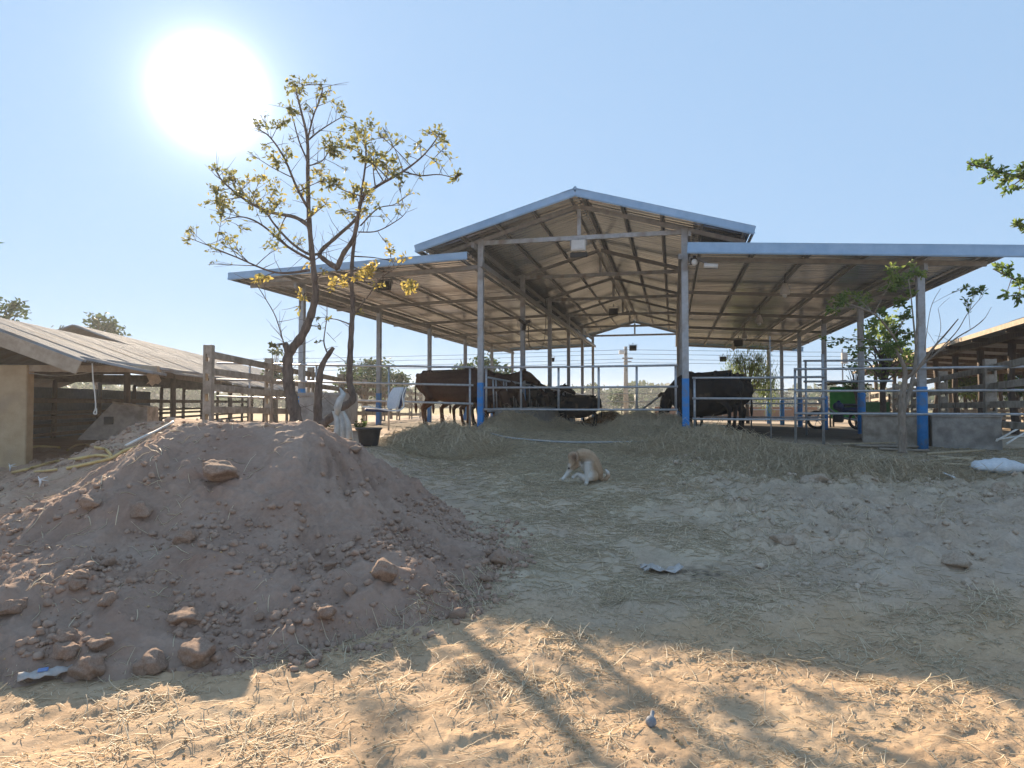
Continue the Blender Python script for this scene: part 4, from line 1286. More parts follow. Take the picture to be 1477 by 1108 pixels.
def coat(name, c1, c2, leg, patch=None):
    """hide with legs and belly in a second colour, by the mesh's attribute"""
    return attr_mat(name, [(None, c1, c2), ('legs', *leg)] + ([('patch', *patch)] if patch else []), rough=.72, bump=.25, bscale=55, fine=18)
M['coat_brown'] = coat('brown_hide', (.045, .022, .014), (.085, .045, .03), ((.10, .042, .02), (.17, .08, .04)))
M['coat_black'] = coat('black_hide', (.012, .011, .011), (.028, .026, .025), ((.016, .014, .013), (.03, .026, .024)), ((.11, .075, .05), (.17, .12, .08)))
M['hoof'] = mat('hoof', (.03, .027, .024), (.06, .05, .045), 20, .6)

def finish_cow(me, mt, seed):
    co = coords(me)
    fattr(me, 'legs', sstep(.62, .40, co[:, 2]) * (1 - sstep(.50, .62, co[:, 0])) + .6 * sstep(.35, .1, np.abs(co[:, 0] + .1)) * sstep(.66, .56, co[:, 2]))
    pa = sstep(.60, .68, co[:, 2]) * (1 - sstep(.80, .86, co[:, 2] - .10 * np.sin(co[:, 0] * 5))) * sstep(-.5, -.35, co[:, 0]) * (1 - sstep(.0, .15, co[:, 0])) * sstep(.18, .22, np.abs(co[:, 1]))
    fattr(me, 'patch', pa * np.clip(.5 + fbm(co[:, 0] * 1.0, co[:, 2] * .6, .12, 2, seed), 0, 1))
    me.materials.append(mt)
    return me
COW = {k: finish_cow(cow_mesh(*a), M[m_], s_) for k, a, m_, s_ in (
    ('brown_low', ('low', 1, .5, 0, .05), 'coat_brown', 1), ('black_low', ('low', 2, .4, .4, .27), 'coat_black', 2), ('brown_up', ('up', 3, -.4, 0), 'coat_brown', 3), ('black_up', ('up', 4, -.3, .5), 'coat_black', 4))}
eye_me = MB().ball((0, 0, 0), .016, .016, .016, 8, 5).mesh('eye', True)
def cow(label, kind, pos, heading, s=1.0, cat='cow', group='cattle in the open barn'):
    t = thing('cow' if cat == 'cow' else 'calf', label, cat, pos, heading, group)
    t.scale = (s, s, s)
    obj('body', COW[kind], M['coat_black'], t)
    low = kind.endswith('low')
    hp = Vector((1.02, 0, .77)) if low else Vector((.97, 0, 1.22)); hd = Vector((.42, 0, -.90)).normalized() if low else Vector((.84, 0, -.54)).normalized()
    for sg in (-1, 1): obj('eye', eye_me, M['lamp_glass'], t, hp + hd * .12 + Vector((0, sg * .094, .03)))
    return t
def cow_b(label, kind, u, v, hd, s, **k):
    c = barn(u, v, FL(v) - .01); return cow(label, kind, c, BH + hd, s, **k)
# the row at the feed barrier: heads towards the nave (u +), the first one nearest us
cow_b('reddish brown cow standing first in the row just behind the front rails', 'brown_low', -.88, .95, R(-6), 1.08)
cow_b('dark brown cow standing second in the row half hidden by the first cow', 'brown_low', -.80, 2.0, R(3), 1.07)
cow_b('dark cow third in the row right behind the left gate post', 'brown_up', -.80, 3.1, R(-4), 1.06)
cow_b('black cow fourth in the row at the slanted bars', 'black_low', -.75, 4.3, R(4), 1.05)
cow_b('dark brown cow fifth in the row at the slanted bars', 'brown_low', -.78, 5.5, R(-3), 1.04)
cow_b('black cow sixth in the row before the second nave post', 'black_low', -.70, 6.7, R(5), 1.03)
cow_b('dark brown cow seventh in the row beyond the wall fan', 'brown_low', -.75, 8.0, R(-5), 1.0)
cow_b('black cow eighth in the row with its raised head over the barrier', 'black_up', -.72, 9.3, R(2), .98)
cow_b('black cow last in the row far inside the barn', 'black_low', -.70, 10.8, R(2), .98)
cow_b('small black calf standing side on in the barn middle with its rump to the right', 'black_low', 1.35, 4.6, R(184), .68, cat='calf')
cow_b('small black calf behind the other one nosing at the feed trough', 'black_low', .95, 5.5, R(172), .66, cat='calf')
cow_b('black cow with a tan flank standing behind the right wing front rails', 'black_low', 4.42, 1.25, R(138), 1.0).rotation_euler = (0, R(3), BH + R(138))
cow_b('black cow mostly hidden behind the tan flanked cow in the right wing', 'black_low', 4.62, 2.1, R(146), 1.0)

# ------------------------------------------------------------------ dog
def dog():
    p = on_ground(845, 698)
    t = thing('dog', 'tan and white dog sitting hunched on the straw with its head bowed to the left', 'dog', p, 0)
    k = .00106 * p.y / 8.5
    def q(x, z, y): return Vector(((x - 690) * k, y * p.y / 8.5, (652 - z) * k))
    m = MB()
    def tb(pts, rad, ry=None): m.tube([q(*a) for a in pts], [r_ * k for r_ in rad], 10, ry=None if ry is None else [r_ * k for r_ in ry])
    # spine: rump on the ground at the right, arched back, shoulders, neck bowing down to the left
    tb([(850, 600, .12), (825, 540, .11), (790, 455, .085), (745, 375, .045), (690, 325, .015), (640, 310, -.005), (590, 318, -.02)],
       [50, 82, 92, 96, 88, 70, 56], [60, 92, 96, 96, 90, 74, 58])
    tb([(770, 560, .09), (740, 500, .05), (700, 440, .02), (660, 400, .0)], [60, 70, 75, 55])             # belly and chest
    m.ball(q(538, 330, -.035), 66 * k, 62 * k, 62 * k)                                                  # skull
    tb([(535, 350, -.05), (512, 400, -.075), (495, 440, -.09), (486, 458, -.095)], [50, 37, 27, 19], [48, 34, 27, 20])  # muzzle
    tb([(700, 400, -.05), (697, 480, -.07), (692, 560, -.075), (690, 630, -.075), (676, 646, -.10)], [46, 34, 27, 24, 22])  # near fore leg, upright
    tb([(620, 400, .03), (560, 455, .02), (500, 495, .0), (460, 545, -.02), (425, 585, -.05), (402, 596, -.08)], [50, 34, 27, 24, 22, 20])  # far fore leg, reaching left
    tb([(800, 560, .0), (730, 560, -.05), (660, 575, -.05), (600, 540, .0), (560, 560, .0), (525, 585, -.02)], [62, 58, 40, 30, 24, 22])  # hind leg drawn forward
    tb([(800, 570, .18), (740, 590, .16), (670, 600, .10), (640, 605, .06)], [60, 50, 30, 24])
    for yo in (-.055, .05):
        tb([(560, 300, yo - .02), (576, 330, yo * 1.5 - .03), (580, 372, yo * 1.6 - .04), (570, 392, yo * 1.6 - .045)], [24, 30, 24, 8], [12, 14, 12, 6])  # ears folded down
    tb([(850, 590, .12), (890, 612, .10), (935, 605, .08), (962, 570, .07), (955, 525, .07), (925, 490, .07)], [26, 24, 26, 28, 26, 12])  # tail
    me = remeshed('body', m, .0068, 3)
    co = coords(me)
    X = co[:, 0] / k + 690; Z = 652 - co[:, 2] / k
    legw = np.maximum(sstep(470, 420, X) * 1, 0)
    white = np.zeros(len(co))
    white = np.maximum(white, sstep(330, 420, Z) * sstep(800, 720, X) * sstep(590, 640, X))       # chest and near leg
    white = np.maximum(white, sstep(480, 540, Z) * sstep(720, 690, X))                            # paws
    white = np.maximum(white, sstep(470, 505, Z) * sstep(560, 520, X))
    white = np.maximum(white, sstep(900, 930, X) * sstep(560, 520, Z))                            # tail tip
    white = np.maximum(white, .5 * sstep(395, 420, Z) * sstep(520, 500, X))
    dark = np.exp(-((X - 545) / 42) ** 2 - ((Z - 330) / 45) ** 2) * 1.1
    dark = np.maximum(dark, sstep(445, 455, Z) * sstep(505, 495, X) * 1.0)
    fattr(me, 'white', np.clip(white, 0, 1)); fattr(me, 'brown', np.clip(dark, 0, 1))
    me.materials.append(attr_mat('dog_coat', [(None, (.33, .225, .14), (.47, .345, .235)), ('brown', (.14, .085, .055), (.21, .135, .09)), ('white', (.52, .49, .44), (.66, .63, .57))], rough=.9, bump=.5, bscale=160, fine=70))
    obj('body', me, M['paper'], t)
    obj('nose', MB().ball(q(484, 462, -.098), .014, .013, .012).mesh('nose', True), M['black_plastic'], t)
    for y_, x_ in ((-.085, 512), (.0, 492)): obj('eye', MB().ball(q(x_, 362, y_), .0085, .0085, .0085).mesh('eye', True), M['lamp_glass'], t)
dog()

# ================================================================== TREES
class Leaves:
    """many small leaf-shaped faces with a tint each"""
    def __init__(s): s.P, s.A, s.T = [], [], []
    def add(s, p, L, d, tint): s.P.append((*p, L)); s.A.append(tuple(d)); s.T.append(tint)
    def mesh(s, name, wdt=.42, fold=.18):
        P = np.array(s.P); D = np.array(s.A); n = len(P); T = np.array(s.T)
        D = D / (np.linalg.norm(D, axis=1, keepdims=True) + 1e-9)
        r = RNG.normal(size=(n, 3)); S = np.cross(D, r); S /= np.linalg.norm(S, axis=1, keepdims=True) + 1e-9
        N = np.cross(S, D); L = P[:, 3:4]; p = P[:, :3]
        base, tip = p, p + D * L - N * L * fold * .6
        q1, q2 = p + D * L * .32, p + D * L * .70 - N * L * fold * .2
        w1, w2 = L * wdt * .5, L * wdt * .40
        up = N * L * fold * .5
        V = np.stack([base, q1 + S * w1 + up, q2 + S * w2 + up * .7, tip, q2 - S * w2 + up * .7, q1 - S * w1 + up], 1).reshape(-1, 3)
        f = np.array([(0, 1, 2, 3), (0, 3, 4, 5)])
        F = (f[None] + (np.arange(n) * 6)[:, None, None]).reshape(-1, 4)
        me = np_mesh(name, V, F, False)
        fattr(me, 'tint', np.repeat(T, 6))
        return me

def catmull(P, k=5):
    P = [Vector(p) for p in P]; Q = []
    for i in range(len(P) - 1):
        p0, p1, p2, p3 = P[max(i - 1, 0)], P[i], P[i + 1], P[min(i + 2, len(P) - 1)]
        for j in range(k):
            t = j / k
            Q.append(.5 * ((2 * p1) + (p2 - p0) * t + (2 * p0 - 5 * p1 + 4 * p2 - p3) * t * t + (3 * p1 - p0 - 3 * p2 + p3) * t ** 3))
    Q.append(P[-1]); return Q

def grow_tree(name, label, cat, root, limbs, clusters, bark, leafm, leafL=.09, lean=.9, tint=(0, 1), twig_r=.006, bare=0, spread=.28, seed=0, parts=('trunk', 'branch', 'crown'), n_twigs=5, leaf_w=.45, droop=.2):
    """limbs: list of (points, r0, r1, is_trunk); clusters: (centre, radius, number of leaves, tint centre)"""
    rr = random.Random(seed)
    t = thing(name, label, cat, root)
    o = Vector(root)
    pts = []
    def limb(P, r0, r1, kind):
        Q = catmull(P, 6)
        n = len(Q)
        rad = [r0 + (r1 - r0) * i / (n - 1) for i in range(n)]
        rad = [a * (1 + .10 * math.sin(i * 1.7 + seed) * (a > .03)) for i, a in enumerate(rad)]
        obj(kind, MB().tube([q - o for q in Q], rad, 10 if r0 > .03 else 6).mesh(kind, True), bark, t)
        for q, a in zip(Q[2:], rad[2:]): pts.append((q, a))
    for P, r0, r1, kind in limbs: limb(P, r0, r1, kind)
    tw = MB(); lv = Leaves()
    base_pts = list(pts)
    for (c, rad, nl, tc) in clusters:
        c = Vector(c)
        # twig from the nearest limb, preferring lower points
        best = min(base_pts, key=lambda e: (e[0] - c).length + .9 * max(0, e[0].z - c.z) + rr.uniform(0, .25))
        a = best[0]
        mid = a.lerp(c, .5) + Vector((rr.uniform(-.1, .1), rr.uniform(-.1, .1), rr.uniform(-.03, .1))) * (c - a).length * .6
        Q = catmull([a, mid, c], 4)
        r0 = min(best[1] * .55, twig_r * 2.3)
        tw.tube([q - o for q in Q], [r0 + (twig_r * .6 - r0) * i / (len(Q) - 1) for i in range(len(Q))], 5)
        for k in range(n_twigs):
            s0 = Q[rr.randint(len(Q) // 2, len(Q) - 1)]
            dr = Vector((rr.gauss(0, 1), rr.gauss(0, 1), rr.gauss(.25, .8))).normalized()
            e = c + dr * rad * rr.uniform(.5, 1.1)
            m_ = s0.lerp(e, .5) + Vector((rr.uniform(-1, 1), rr.uniform(-1, 1), rr.uniform(-.2, 1))) * rad * .18
            tw.tube([q - o for q in (s0, m_, e)], [twig_r * .6, twig_r * .45, twig_r * .25], 4)
            nk = max(1, nl // n_twigs)
            for j in range(nk):
                f = rr.random() ** .6
                p = (s0.lerp(m_, f * 2) if f < .5 else m_.lerp(e, f * 2 - 1)) + Vector((rr.gauss(0, 1), rr.gauss(0, 1), rr.gauss(0, 1))) * rad * .10
                d = (e - s0).normalized() * .6 + Vector((rr.gauss(0, 1), rr.gauss(0, 1), rr.gauss(-droop, .8)))
                lv.add(p - o, leafL * rr.uniform(.6, 1.2), d, min(1, max(0, tc + rr.gauss(0, .2))))
    for k in range(bare):
        a, ra = rr.choice(base_pts)
        dr = Vector((rr.gauss(0, .8), rr.gauss(0, .6), rr.gauss(.7, .5))).normalized()
        L = rr.uniform(.15, .5)
        e = a + dr * L; m_ = a.lerp(e, .5) + Vector((rr.uniform(-1, 1), rr.uniform(-1, 1), rr.uniform(-.4, .6))) * L * .12
        tw.tube([q - o for q in (a, m_, e)], [min(ra * .5, twig_r), twig_r * .6, twig_r * .3], 4)
    tb = obj('twigs', tw.mesh('twigs', True), bark, t); tb['kind'] = 'stuff'
    cr = obj('crown', lv.mesh('crown', leaf_w), leafm, t); cr['kind'] = 'stuff'
    return t

D = 10.9
TR = random.Random(21)
def zp(x, y):       # pixels of the enlarged look at the tree
    return 250 + x / 3.258, 80 + y / 3.258
def T2(pts, d0=D, dd=0.0):
    out = []
    for i, (x, y) in enumerate(pts):
        px, py = zp(x, y); out.append(at(px, py, d0 + dd * i / max(1, len(pts) - 1)))
    return out
def T6(pts, d0=D, dd=0.0):
    return [at(270 + x / 4.22, 380 + y / 4.22, d0 + dd * i / max(1, len(pts) - 1)) for i, (x, y) in enumerate(pts)]
limbs = []
tA = T6([(665, 1010), (655, 900), (628, 790), (612, 650), (622, 545), (700, 440), (755, 310), (782, 180), (772, 60)]) + T2([(648, 950), (640, 800), (632, 600), (630, 400), (600, 260), (572, 150)], D, .2)[1:]
limbs.append((tA, .108, .010, 'trunk'))
tB = T6([(800, 1000), (860, 950), (940, 880), (1008, 825), (988, 720), (992, 560), (1000, 400), (1008, 250), (1000, 100)], D + .15) + T2([(845, 920), (868, 760), (885, 640), (905, 480), (895, 350)], D + .2, .3)
limbs.append((tB, .072, .009, 'trunk'))
limbs.append((T6([(800, 1010), (795, 900), (802, 740), (822, 620), (890, 512)], D + .3), .085, .035, 'trunk'))
limbs.append((T6([(622, 560), (600, 500), (592, 488)], D - .02), .06, .04, 'branch'))
limbs.append((T2([(770, 1000), (800, 930), (850, 850), (885, 680), (950, 620), (1080, 545), (1180, 465), (1250, 372)], D + .2, -.8), .045, .006, 'branch'))
limbs.append((T2([(1080, 545), (1160, 565), (1250, 560), (1330, 580)], D - .4, -.4), .014, .005, 'branch'))
limbs.append((T2([(770, 1000), (710, 960), (690, 925), (770, 850), (860, 765), (880, 690)], D + .1, .6), .045, .020, 'branch'))
limbs.append((T2([(690, 930), (640, 935), (560, 885), (480, 800), (420, 720), (360, 700)], D + .2, -.9), .026, .008, 'branch'))
limbs.append((T2([(636, 800), (570, 760), (450, 735), (340, 680), (240, 600), (200, 545)], D, .9), .036, .008, 'branch'))
limbs.append((T2([(645, 960), (540, 900), (420, 800), (330, 760), (240, 770)], D, -.7), .024, .006, 'branch'))
limbs.append((T2([(640, 1010), (480, 1020), (300, 950), (180, 900), (80, 860)], D, .6), .022, .005, 'branch'))
limbs.append((T2([(634, 720), (580, 620), (520, 480), (450, 380), (390, 345)], D, -.7), .024, .006, 'branch'))
limbs.append((T2([(632, 500), (590, 400), (560, 290), (540, 250)], D, .7), .016, .006, 'branch'))
limbs.append((T2([(632, 400), (680, 360), (740, 320), (800, 285)], D + .05, .7), .016, .006, 'branch'))
limbs.append((T2([(632, 390), (660, 280), (700, 170), (690, 135)], D + .05, -.5), .016, .006, 'branch'))
limbs.append((T2([(632, 520), (700, 495), (740, 430)], D, .5), .014, .006, 'branch'))
limbs.append((T2([(880, 800), (960, 720), (1040, 700), (1110, 650)], D + .3, .6), .014, .005, 'branch'))
limbs.append((T2([(870, 830), (960, 825), (1060, 770), (1095, 735)], D + .2, -.5), .012, .004, 'branch'))
limbs.append((T6([(592, 500), (540, 330), (480, 220), (410, 110)], D - .1, -.3), .010, .005, 'branch'))
limbs.append((T6([(850, 540), (832, 470), (850, 330), (850, 240)], D + .3, .2), .014, .006, 'branch'))
limbs.append((T6([(850, 420), (905, 480)], D + .35), .006, .003, 'branch'))
limbs.append((T6([(1000, 330), (1100, 200), (1180, 90), (1300, 10)], D + .2, -.4), .014, .005, 'branch'))
limbs.append((T6([(720, 180), (690, 230), (690, 280)], D), .012, .006, 'branch'))
cl = []
for (x, y, r_, n, tc) in [
    (560, 140, 45, 44, .3), (600, 185, 34, 20, .35), (692, 135, 38, 26, .4), (700, 195, 34, 24, .35), (640, 240, 34, 14, .4), (770, 240, 45, 26, .4), (815, 290, 26, 10, .45), (745, 165, 22, 6, .4),
    (545, 265, 42, 40, .3), (500, 310, 50, 44, .3), (395, 338, 34, 20, .3), (430, 285, 24, 8, .35), (435, 435, 24, 10, .4), (370, 465, 22, 5, .35), (545, 395, 26, 8, .4), (475, 510, 52, 40, .4), (530, 460, 34, 18, .4),
    (880, 345, 62, 95, .38), (850, 400, 40, 40, .35), (745, 420, 62, 90, .35), (760, 480, 50, 60, .4), (810, 420, 40, 30, .4), (900, 475, 40, 40, .35), (960, 480, 40, 36, .4), (1010, 525, 56, 80, .4), (1045, 560, 30, 20, .3), (690, 550, 40, 40, .6), (700, 590, 34, 26, .5),
    (750, 610, 45, 46, .5), (850, 640, 56, 66, .5), (905, 640, 30, 20, .6), (930, 680, 36, 24, .45), (600, 650, 45, 40, .6), (640, 590, 22, 12, .8), (660, 740, 26, 16, .8), (715, 700, 40, 26, .55), (480, 635, 55, 36, .45), (420, 570, 36, 24, .6), (360, 595, 30, 16, .5), (505, 690, 36, 22, .6),
    (200, 535, 36, 22, .35), (245, 545, 20, 10, .4), (250, 595, 56, 46, .35), (300, 590, 46, 40, .5), (310, 660, 56, 56, .45), (200, 690, 62, 95, .45), (230, 745, 40, 34, .4), (365, 705, 45, 34, .55), (440, 735, 56, 40, .4), (285, 735, 30, 16, .4), (180, 640, 34, 22, .35), (395, 650, 34, 18, .5),
    (65, 870, 26, 20, .4), (85, 830, 26, 20, .4), (175, 905, 24, 16, .4), (235, 890, 24, 12, .4), (290, 900, 30, 14, .35), (215, 830, 30, 10, .4), (280, 855, 34, 16, .4), (175, 980, 20, 8, .4), (340, 820, 34, 10, .4), (450, 840, 50, 40, .4), (505, 820, 26, 12, .6), (490, 910, 30, 12, .4), (600, 880, 30, 12, .5),
    (1250, 360, 40, 40, .5), (1190, 362, 24, 14, .4), (1280, 400, 26, 12, .5), (1160, 430, 30, 20, .4), (1075, 390, 26, 16, .35), (1100, 470, 24, 10, .4), (1000, 378, 26, 10, .4), (985, 340, 18, 8, .4), (965, 370, 16, 5, .4), (945, 430, 20, 8, .4), (1280, 430, 20, 8, .4), (1240, 505, 26, 12, .4), (1300, 485, 22, 12, .5), (1340, 575, 32, 36, .35), (1160, 570, 14, 6, .5), (1060, 605, 20, 10, .3), (1120, 650, 20, 8, .45), (1080, 700, 26, 10, .35), (1055, 738, 16, 6, .3), (970, 710, 20, 10, .25), (990, 760, 18, 6, .4), (790, 740, 30, 16, .3), (840, 750, 34, 18, .45), (900, 735, 36, 20, .75), (815, 540, 20, 8, .35),
    (905, 1025, 46, 60, 1.0), (930, 1000, 36, 40, 1.0), (765, 1075, 30, 30, .95), (790, 1045, 20, 12, 1.0), (860, 1045, 20, 10, 1.0), (1015, 920, 30, 18, .85), (1050, 970, 16, 8, 1.0), (1092, 945, 22, 10, .9), (1120, 1085, 28, 28, .95), (640, 975, 24, 14, .95), (410, 1055, 34, 26, .8), (1000, 880, 16, 6, .8), (970, 1080, 20, 8, .9), (720, 1010, 24, 8, .7)]:
    px, py = zp(x, y); cl.append((at(px, py, D + TR.uniform(-.9, .9)), r_ * 1.25 / 3.258 / FPX * D, int(n * 1.7), tc))
for (x, y, r_, n, tc) in [(690, 200, 40, 26, .8), (680, 270, 20, 10, .7), (545, 505, 36, 18, .3), (515, 500, 16, 6, .3), (850, 335, 22, 10, .3), (805, 385, 16, 5, .3), (785, 335, 16, 5, .3), (800, 480, 16, 5, .3), (1040, 290, 24, 10, .9), (1370, 160, 40, 36, .95), (440, 100, 40, 24, .85), (930, 130, 40, 24, .95), (1100, 60, 50, 46, 1.0), (1160, 130, 24, 12, .9)]:
    cl.append((at(270 + x / 4.22, 380 + y / 4.22, D + TR.uniform(-.4, .4)), r_ / 4.22 / FPX * D, int(n * 1.2), tc))
p = T6([(740, 1010)])[0]
grow_tree('forked_tree', 'sparse yellow green tree with crooked forked trunks behind the mound', 'tree', (p.x, p.y, gz(p.x, p.y)), limbs, cl, M['bark'], M['leaf_y'], .078, seed=3, bare=260, twig_r=.0058, leaf_w=.46, n_twigs=7)

# thin tree at the right
D = 10.6
def T9(pts, dd=0.0): return [at(1120 + x / 4.137, 460 + y / 4.137, D + dd * i / max(1, len(pts) - 1)) for i, (x, y) in enumerate(pts)]
def T4(pts, dd=0.0): return [at(950 + x / 2.803, 320 + y / 2.803, D + dd * i / max(1, len(pts) - 1)) for i, (x, y) in enumerate(pts)]
limbs = [(T9([(752, 800), (752, 700), (748, 560), (750, 460), (765, 380), (765, 300), (735, 230), (700, 170)]), .066, .020, 'trunk'),
         (T9([(752, 560), (790, 450), (815, 350), (830, 230), (835, 100), (840, 0)], .5), .042, .010, 'trunk'),
         (T9([(770, 360), (840, 300), (930, 180), (1010, 90), (1085, 0)], -.6), .026, .007, 'branch'),
         (T9([(840, 300), (960, 200), (1080, 110), (1180, 50), (1240, 0)], .4), .016, .005, 'branch'),
         (T4([(985, 530), (940, 450), (880, 380), (820, 350), (760, 330)], -.5), .022, .006, 'branch'),
         (T4([(1040, 500), (1030, 400), (1020, 300), (1010, 230)], .3), .018, .006, 'branch'),
         (T4([(1090, 560), (1200, 450), (1250, 370), (1310, 300)], .6), .010, .004, 'branch'),
         (T4([(1240, 450), (1310, 400), (1345, 345)], .5), .007, .003, 'branch'),
         (T4([(1075, 520), (1100, 350), (1140, 270)], .4), .007, .003, 'branch'),
         (T4([(1100, 545), (1140, 440), (1130, 350)], .6), .006, .003, 'branch')]
cl = []
for (x, y, r_, n, tc) in [(960, 190, 36, 40, .7), (1040, 200, 45, 50, .6), (1000, 235, 50, 56, .45), (930, 265, 36, 36, .45), (750, 320, 50, 60, .45), (790, 300, 30, 20, .6), (840, 320, 30, 26, .5), (700, 350, 26, 18, .5), (680, 480, 34, 26, .45), (890, 360, 36, 36, .5), (960, 340, 40, 40, .4), (1000, 380, 36, 36, .4),
                         (1025, 300, 30, 26, .4), (870, 430, 40, 36, .55), (930, 440, 46, 50, .5), (860, 480, 34, 30, .5), (950, 500, 45, 46, .45), (1000, 460, 36, 30, .4), (900, 520, 40, 36, .45), (790, 510, 30, 18, .5), (1280, 280, 30, 30, .3), (1255, 262, 14, 8, .25), (1250, 315, 14, 8, .3), (1310, 270, 16, 8, .3)]:
    cl.append((at(950 + x / 2.803, 320 + y / 2.803, D + TR.uniform(-.5, .6)), r_ / 2.803 / FPX * D, int(n * 2.6), min(1, tc + .3)))
p = on_ground(1302, 652)
grow_tree('thin_tree', 'thin leaning tree with fine green leaves before the concrete troughs', 'tree', (p.x, p.y, p.z), limbs, cl, M['bark_pale'], M['leaf_g'], .075, seed=8, bare=14, twig_r=.0055, leaf_w=.42)

# the tree whose branches reach in at the right edge: its trunk stands outside the frame
D = 7.0
def E(px, py, dd=0.0): return at(px, py, D + dd)
tb_ = Vector((7.6, 7.2, gz(7.6, 7.2)))
limbs = [([tb_, tb_ + Vector((.1, 0, 1.0)), tb_ + Vector((-.05, 0, 2.0)), tb_ + Vector((.1, .1, 3.4)), tb_ + Vector((0, .1, 4.4))], .13, .03, 'trunk'),
         ([tb_ + Vector((0, 0, 2.6)), E(1560, 250, .2), E(1500, 262, .1), E(1450, 250), E(1395, 236, -.1)], .035, .004, 'branch'),
         ([tb_ + Vector((0, 0, 1.6)), E(1580, 440, .1), E(1520, 420), E(1475, 408), E(1432, 388, -.1)], .03, .004, 'branch'),
         ([tb_ + Vector((0, 0, 1.7)), E(1560, 440, .3), E(1490, 426, .3), E(1448, 428, .3)], .02, .004, 'branch'),
         ([tb_ + Vector((0, 0, 2.2)), E(1560, 330), E(1500, 320), E(1462, 328)], .02, .004, 'branch')]
cl = [(E(px, py, TR.uniform(-.15, .15)), r_ / FPX * D, int(n * 2.2), min(1, tc + .2)) for px, py, r_, n, tc in
      [(1402, 236, 12, 22, .5), (1420, 240, 12, 26, .45), (1440, 248, 12, 26, .35), (1428, 258, 10, 14, .4), (1452, 262, 14, 30, .6), (1470, 256, 14, 36, .65), (1474, 240, 10, 20, .5), (1456, 272, 12, 22, .4), (1485, 262, 16, 40, .6), (1510, 255, 20, 40, .5),
       (1470, 326, 9, 24, .65), (1482, 328, 10, 20, .6), (1440, 388, 9, 20, .5), (1458, 394, 12, 24, .3), (1472, 404, 12, 24, .35), (1450, 428, 8, 10, .35), (1470, 430, 9, 14, .3), (1490, 410, 16, 30, .4), (1520, 420, 20, 40, .4), (1530, 330, 20, 40, .4), (1560, 280, 30, 80, .45), (1570, 400, 30, 80, .45), (1600, 220, 30, 80, .45)]]
grow_tree('overhanging_tree', 'green tree standing beyond the right edge with branches reaching into the sky', 'tree', tb_, limbs, cl, M['bark'], M['leaf_g'], .055, seed=12, twig_r=.005, leaf_w=.5)
# grassy shoot at the left edge
p = at(-40, 360, 6.0)
tb_ = Vector((p.x - .3, 6.0, gz(p.x - .3, 6.0)))
lv = Leaves()
t = thing('tall_shoot', 'narrow leaved shoot whose tips poke in at the left edge', 'plant', tb_)
obj('stem', MB().tube([(0, 0, 0), (.08, 0, 1.2), (.2, 0, p.z - tb_.z)], [.03, .022, .01], 7).mesh('stem', True), M['bark_pale'], t)
for k in range(40):
    z_ = random.uniform(.6, 1.0) * (p.z - tb_.z); a = random.uniform(0, 6.28)
    lv.add((.2 * z_ / (p.z - tb_.z), 0, z_), random.uniform(.12, .26), (math.cos(a), math.sin(a), .55), random.uniform(.2, .7))
for px, py in ((3, 321), (6, 347), (2, 352)):
    q_ = at(px, py, 6.0) - tb_; s_ = Vector((.2, 0, p.z - tb_.z)); s_.z = q_.z - .06
    lv.add(s_, (q_ - s_).length, q_ - s_, .4)
obj('leaves', lv.mesh('leaves', .14, .1), M['leaf_g'], t)['kind'] = 'stuff'

def far_tree(label, px, py_top, d, w_px, py_base=590, seed=0, n=900, leafL=.22, kind='leaf_far', name='tree', clumps=26, tall=1.0, tint=.45, willow=False, group=None):
    """a tree in the distance: trunk, limbs and a crown of leaf clumps, with gaps"""
    rr = random.Random(seed)
    top = at(px, py_top, d); hw = w_px / 2 / FPX * d
    gzv = float(ground_base(np.array([top.x]), np.array([d]))[0])
    H = top.z - gzv
    root = Vector((top.x, d, gzv))
    t = thing(name, label, 'tree', root, 0, group)
    tr = MB(); tr.tube([(0, 0, -.2), (rr.uniform(-.1, .1), 0, H * .35), (rr.uniform(-.2, .2), .1, H * .7)], [H * .022 + .03, H * .017 + .02, .03], 8)
    obj('trunk', tr.mesh('trunk', True), M['bark'], t)
    br = MB(); lv = Leaves()
    for k in range(clumps):
        a = rr.uniform(0, 2 * PI); e = rr.uniform(-.5, 1.0)
        rxy = math.sqrt(max(0, 1 - (e * .9) ** 2)) * rr.uniform(.35, 1.0)
        c = Vector((math.cos(a) * hw * rxy, math.sin(a) * hw * rxy, H * (.66 + .30 * e * tall)))
        b0 = Vector((0, 0, H * rr.uniform(.3, .6)))
        br.tube([b0, b0.lerp(c, .5) + Vector((0, 0, .1 * H * rr.uniform(-.3, 1))), c], [.012 * H, .007 * H, .003 * H], 5)
        cr = hw * rr.uniform(.22, .42)
        for j in range(n // clumps):
            v = Vector((rr.gauss(0, .5), rr.gauss(0, .5), rr.gauss(0, .36 if not willow else .9)))
            dr = Vector((rr.gauss(0, 1), rr.gauss(0, 1), rr.gauss(-.3, .7))) if not willow else Vector((rr.gauss(0, .25), rr.gauss(0, .25), -1))
            lv.add(c + v * cr - Vector((0, 0, cr * .6 if willow else 0)), leafL * rr.uniform(.5, 1.2), dr, min(1, max(0, tint + rr.gauss(0, .25))))
    bo = obj('limbs', br.mesh('limbs', True), M['bark'], t)
    o = obj('crown', lv.mesh('crown', .5 if not willow else .16), M[kind], t); o['kind'] = 'stuff'
    return t
far_tree('tree cut by the left picture edge rising behind the old shed roof', -8, 418, 30, 80, seed=1, n=1300, leafL=.26)
far_tree('round crowned tree standing behind the ridge of the left shed', 141, 456, 42, 92, seed=2, n=2200, leafL=.30)
far_tree('bushy tree seen between the forked trunks beyond the left fence', 525, 520, 40, 95, seed=3, n=2200, leafL=.26)
far_tree('pale bushy tree right of the others beyond the left fence', 565, 532, 43, 55, seed=4, n=1300, leafL=.24)
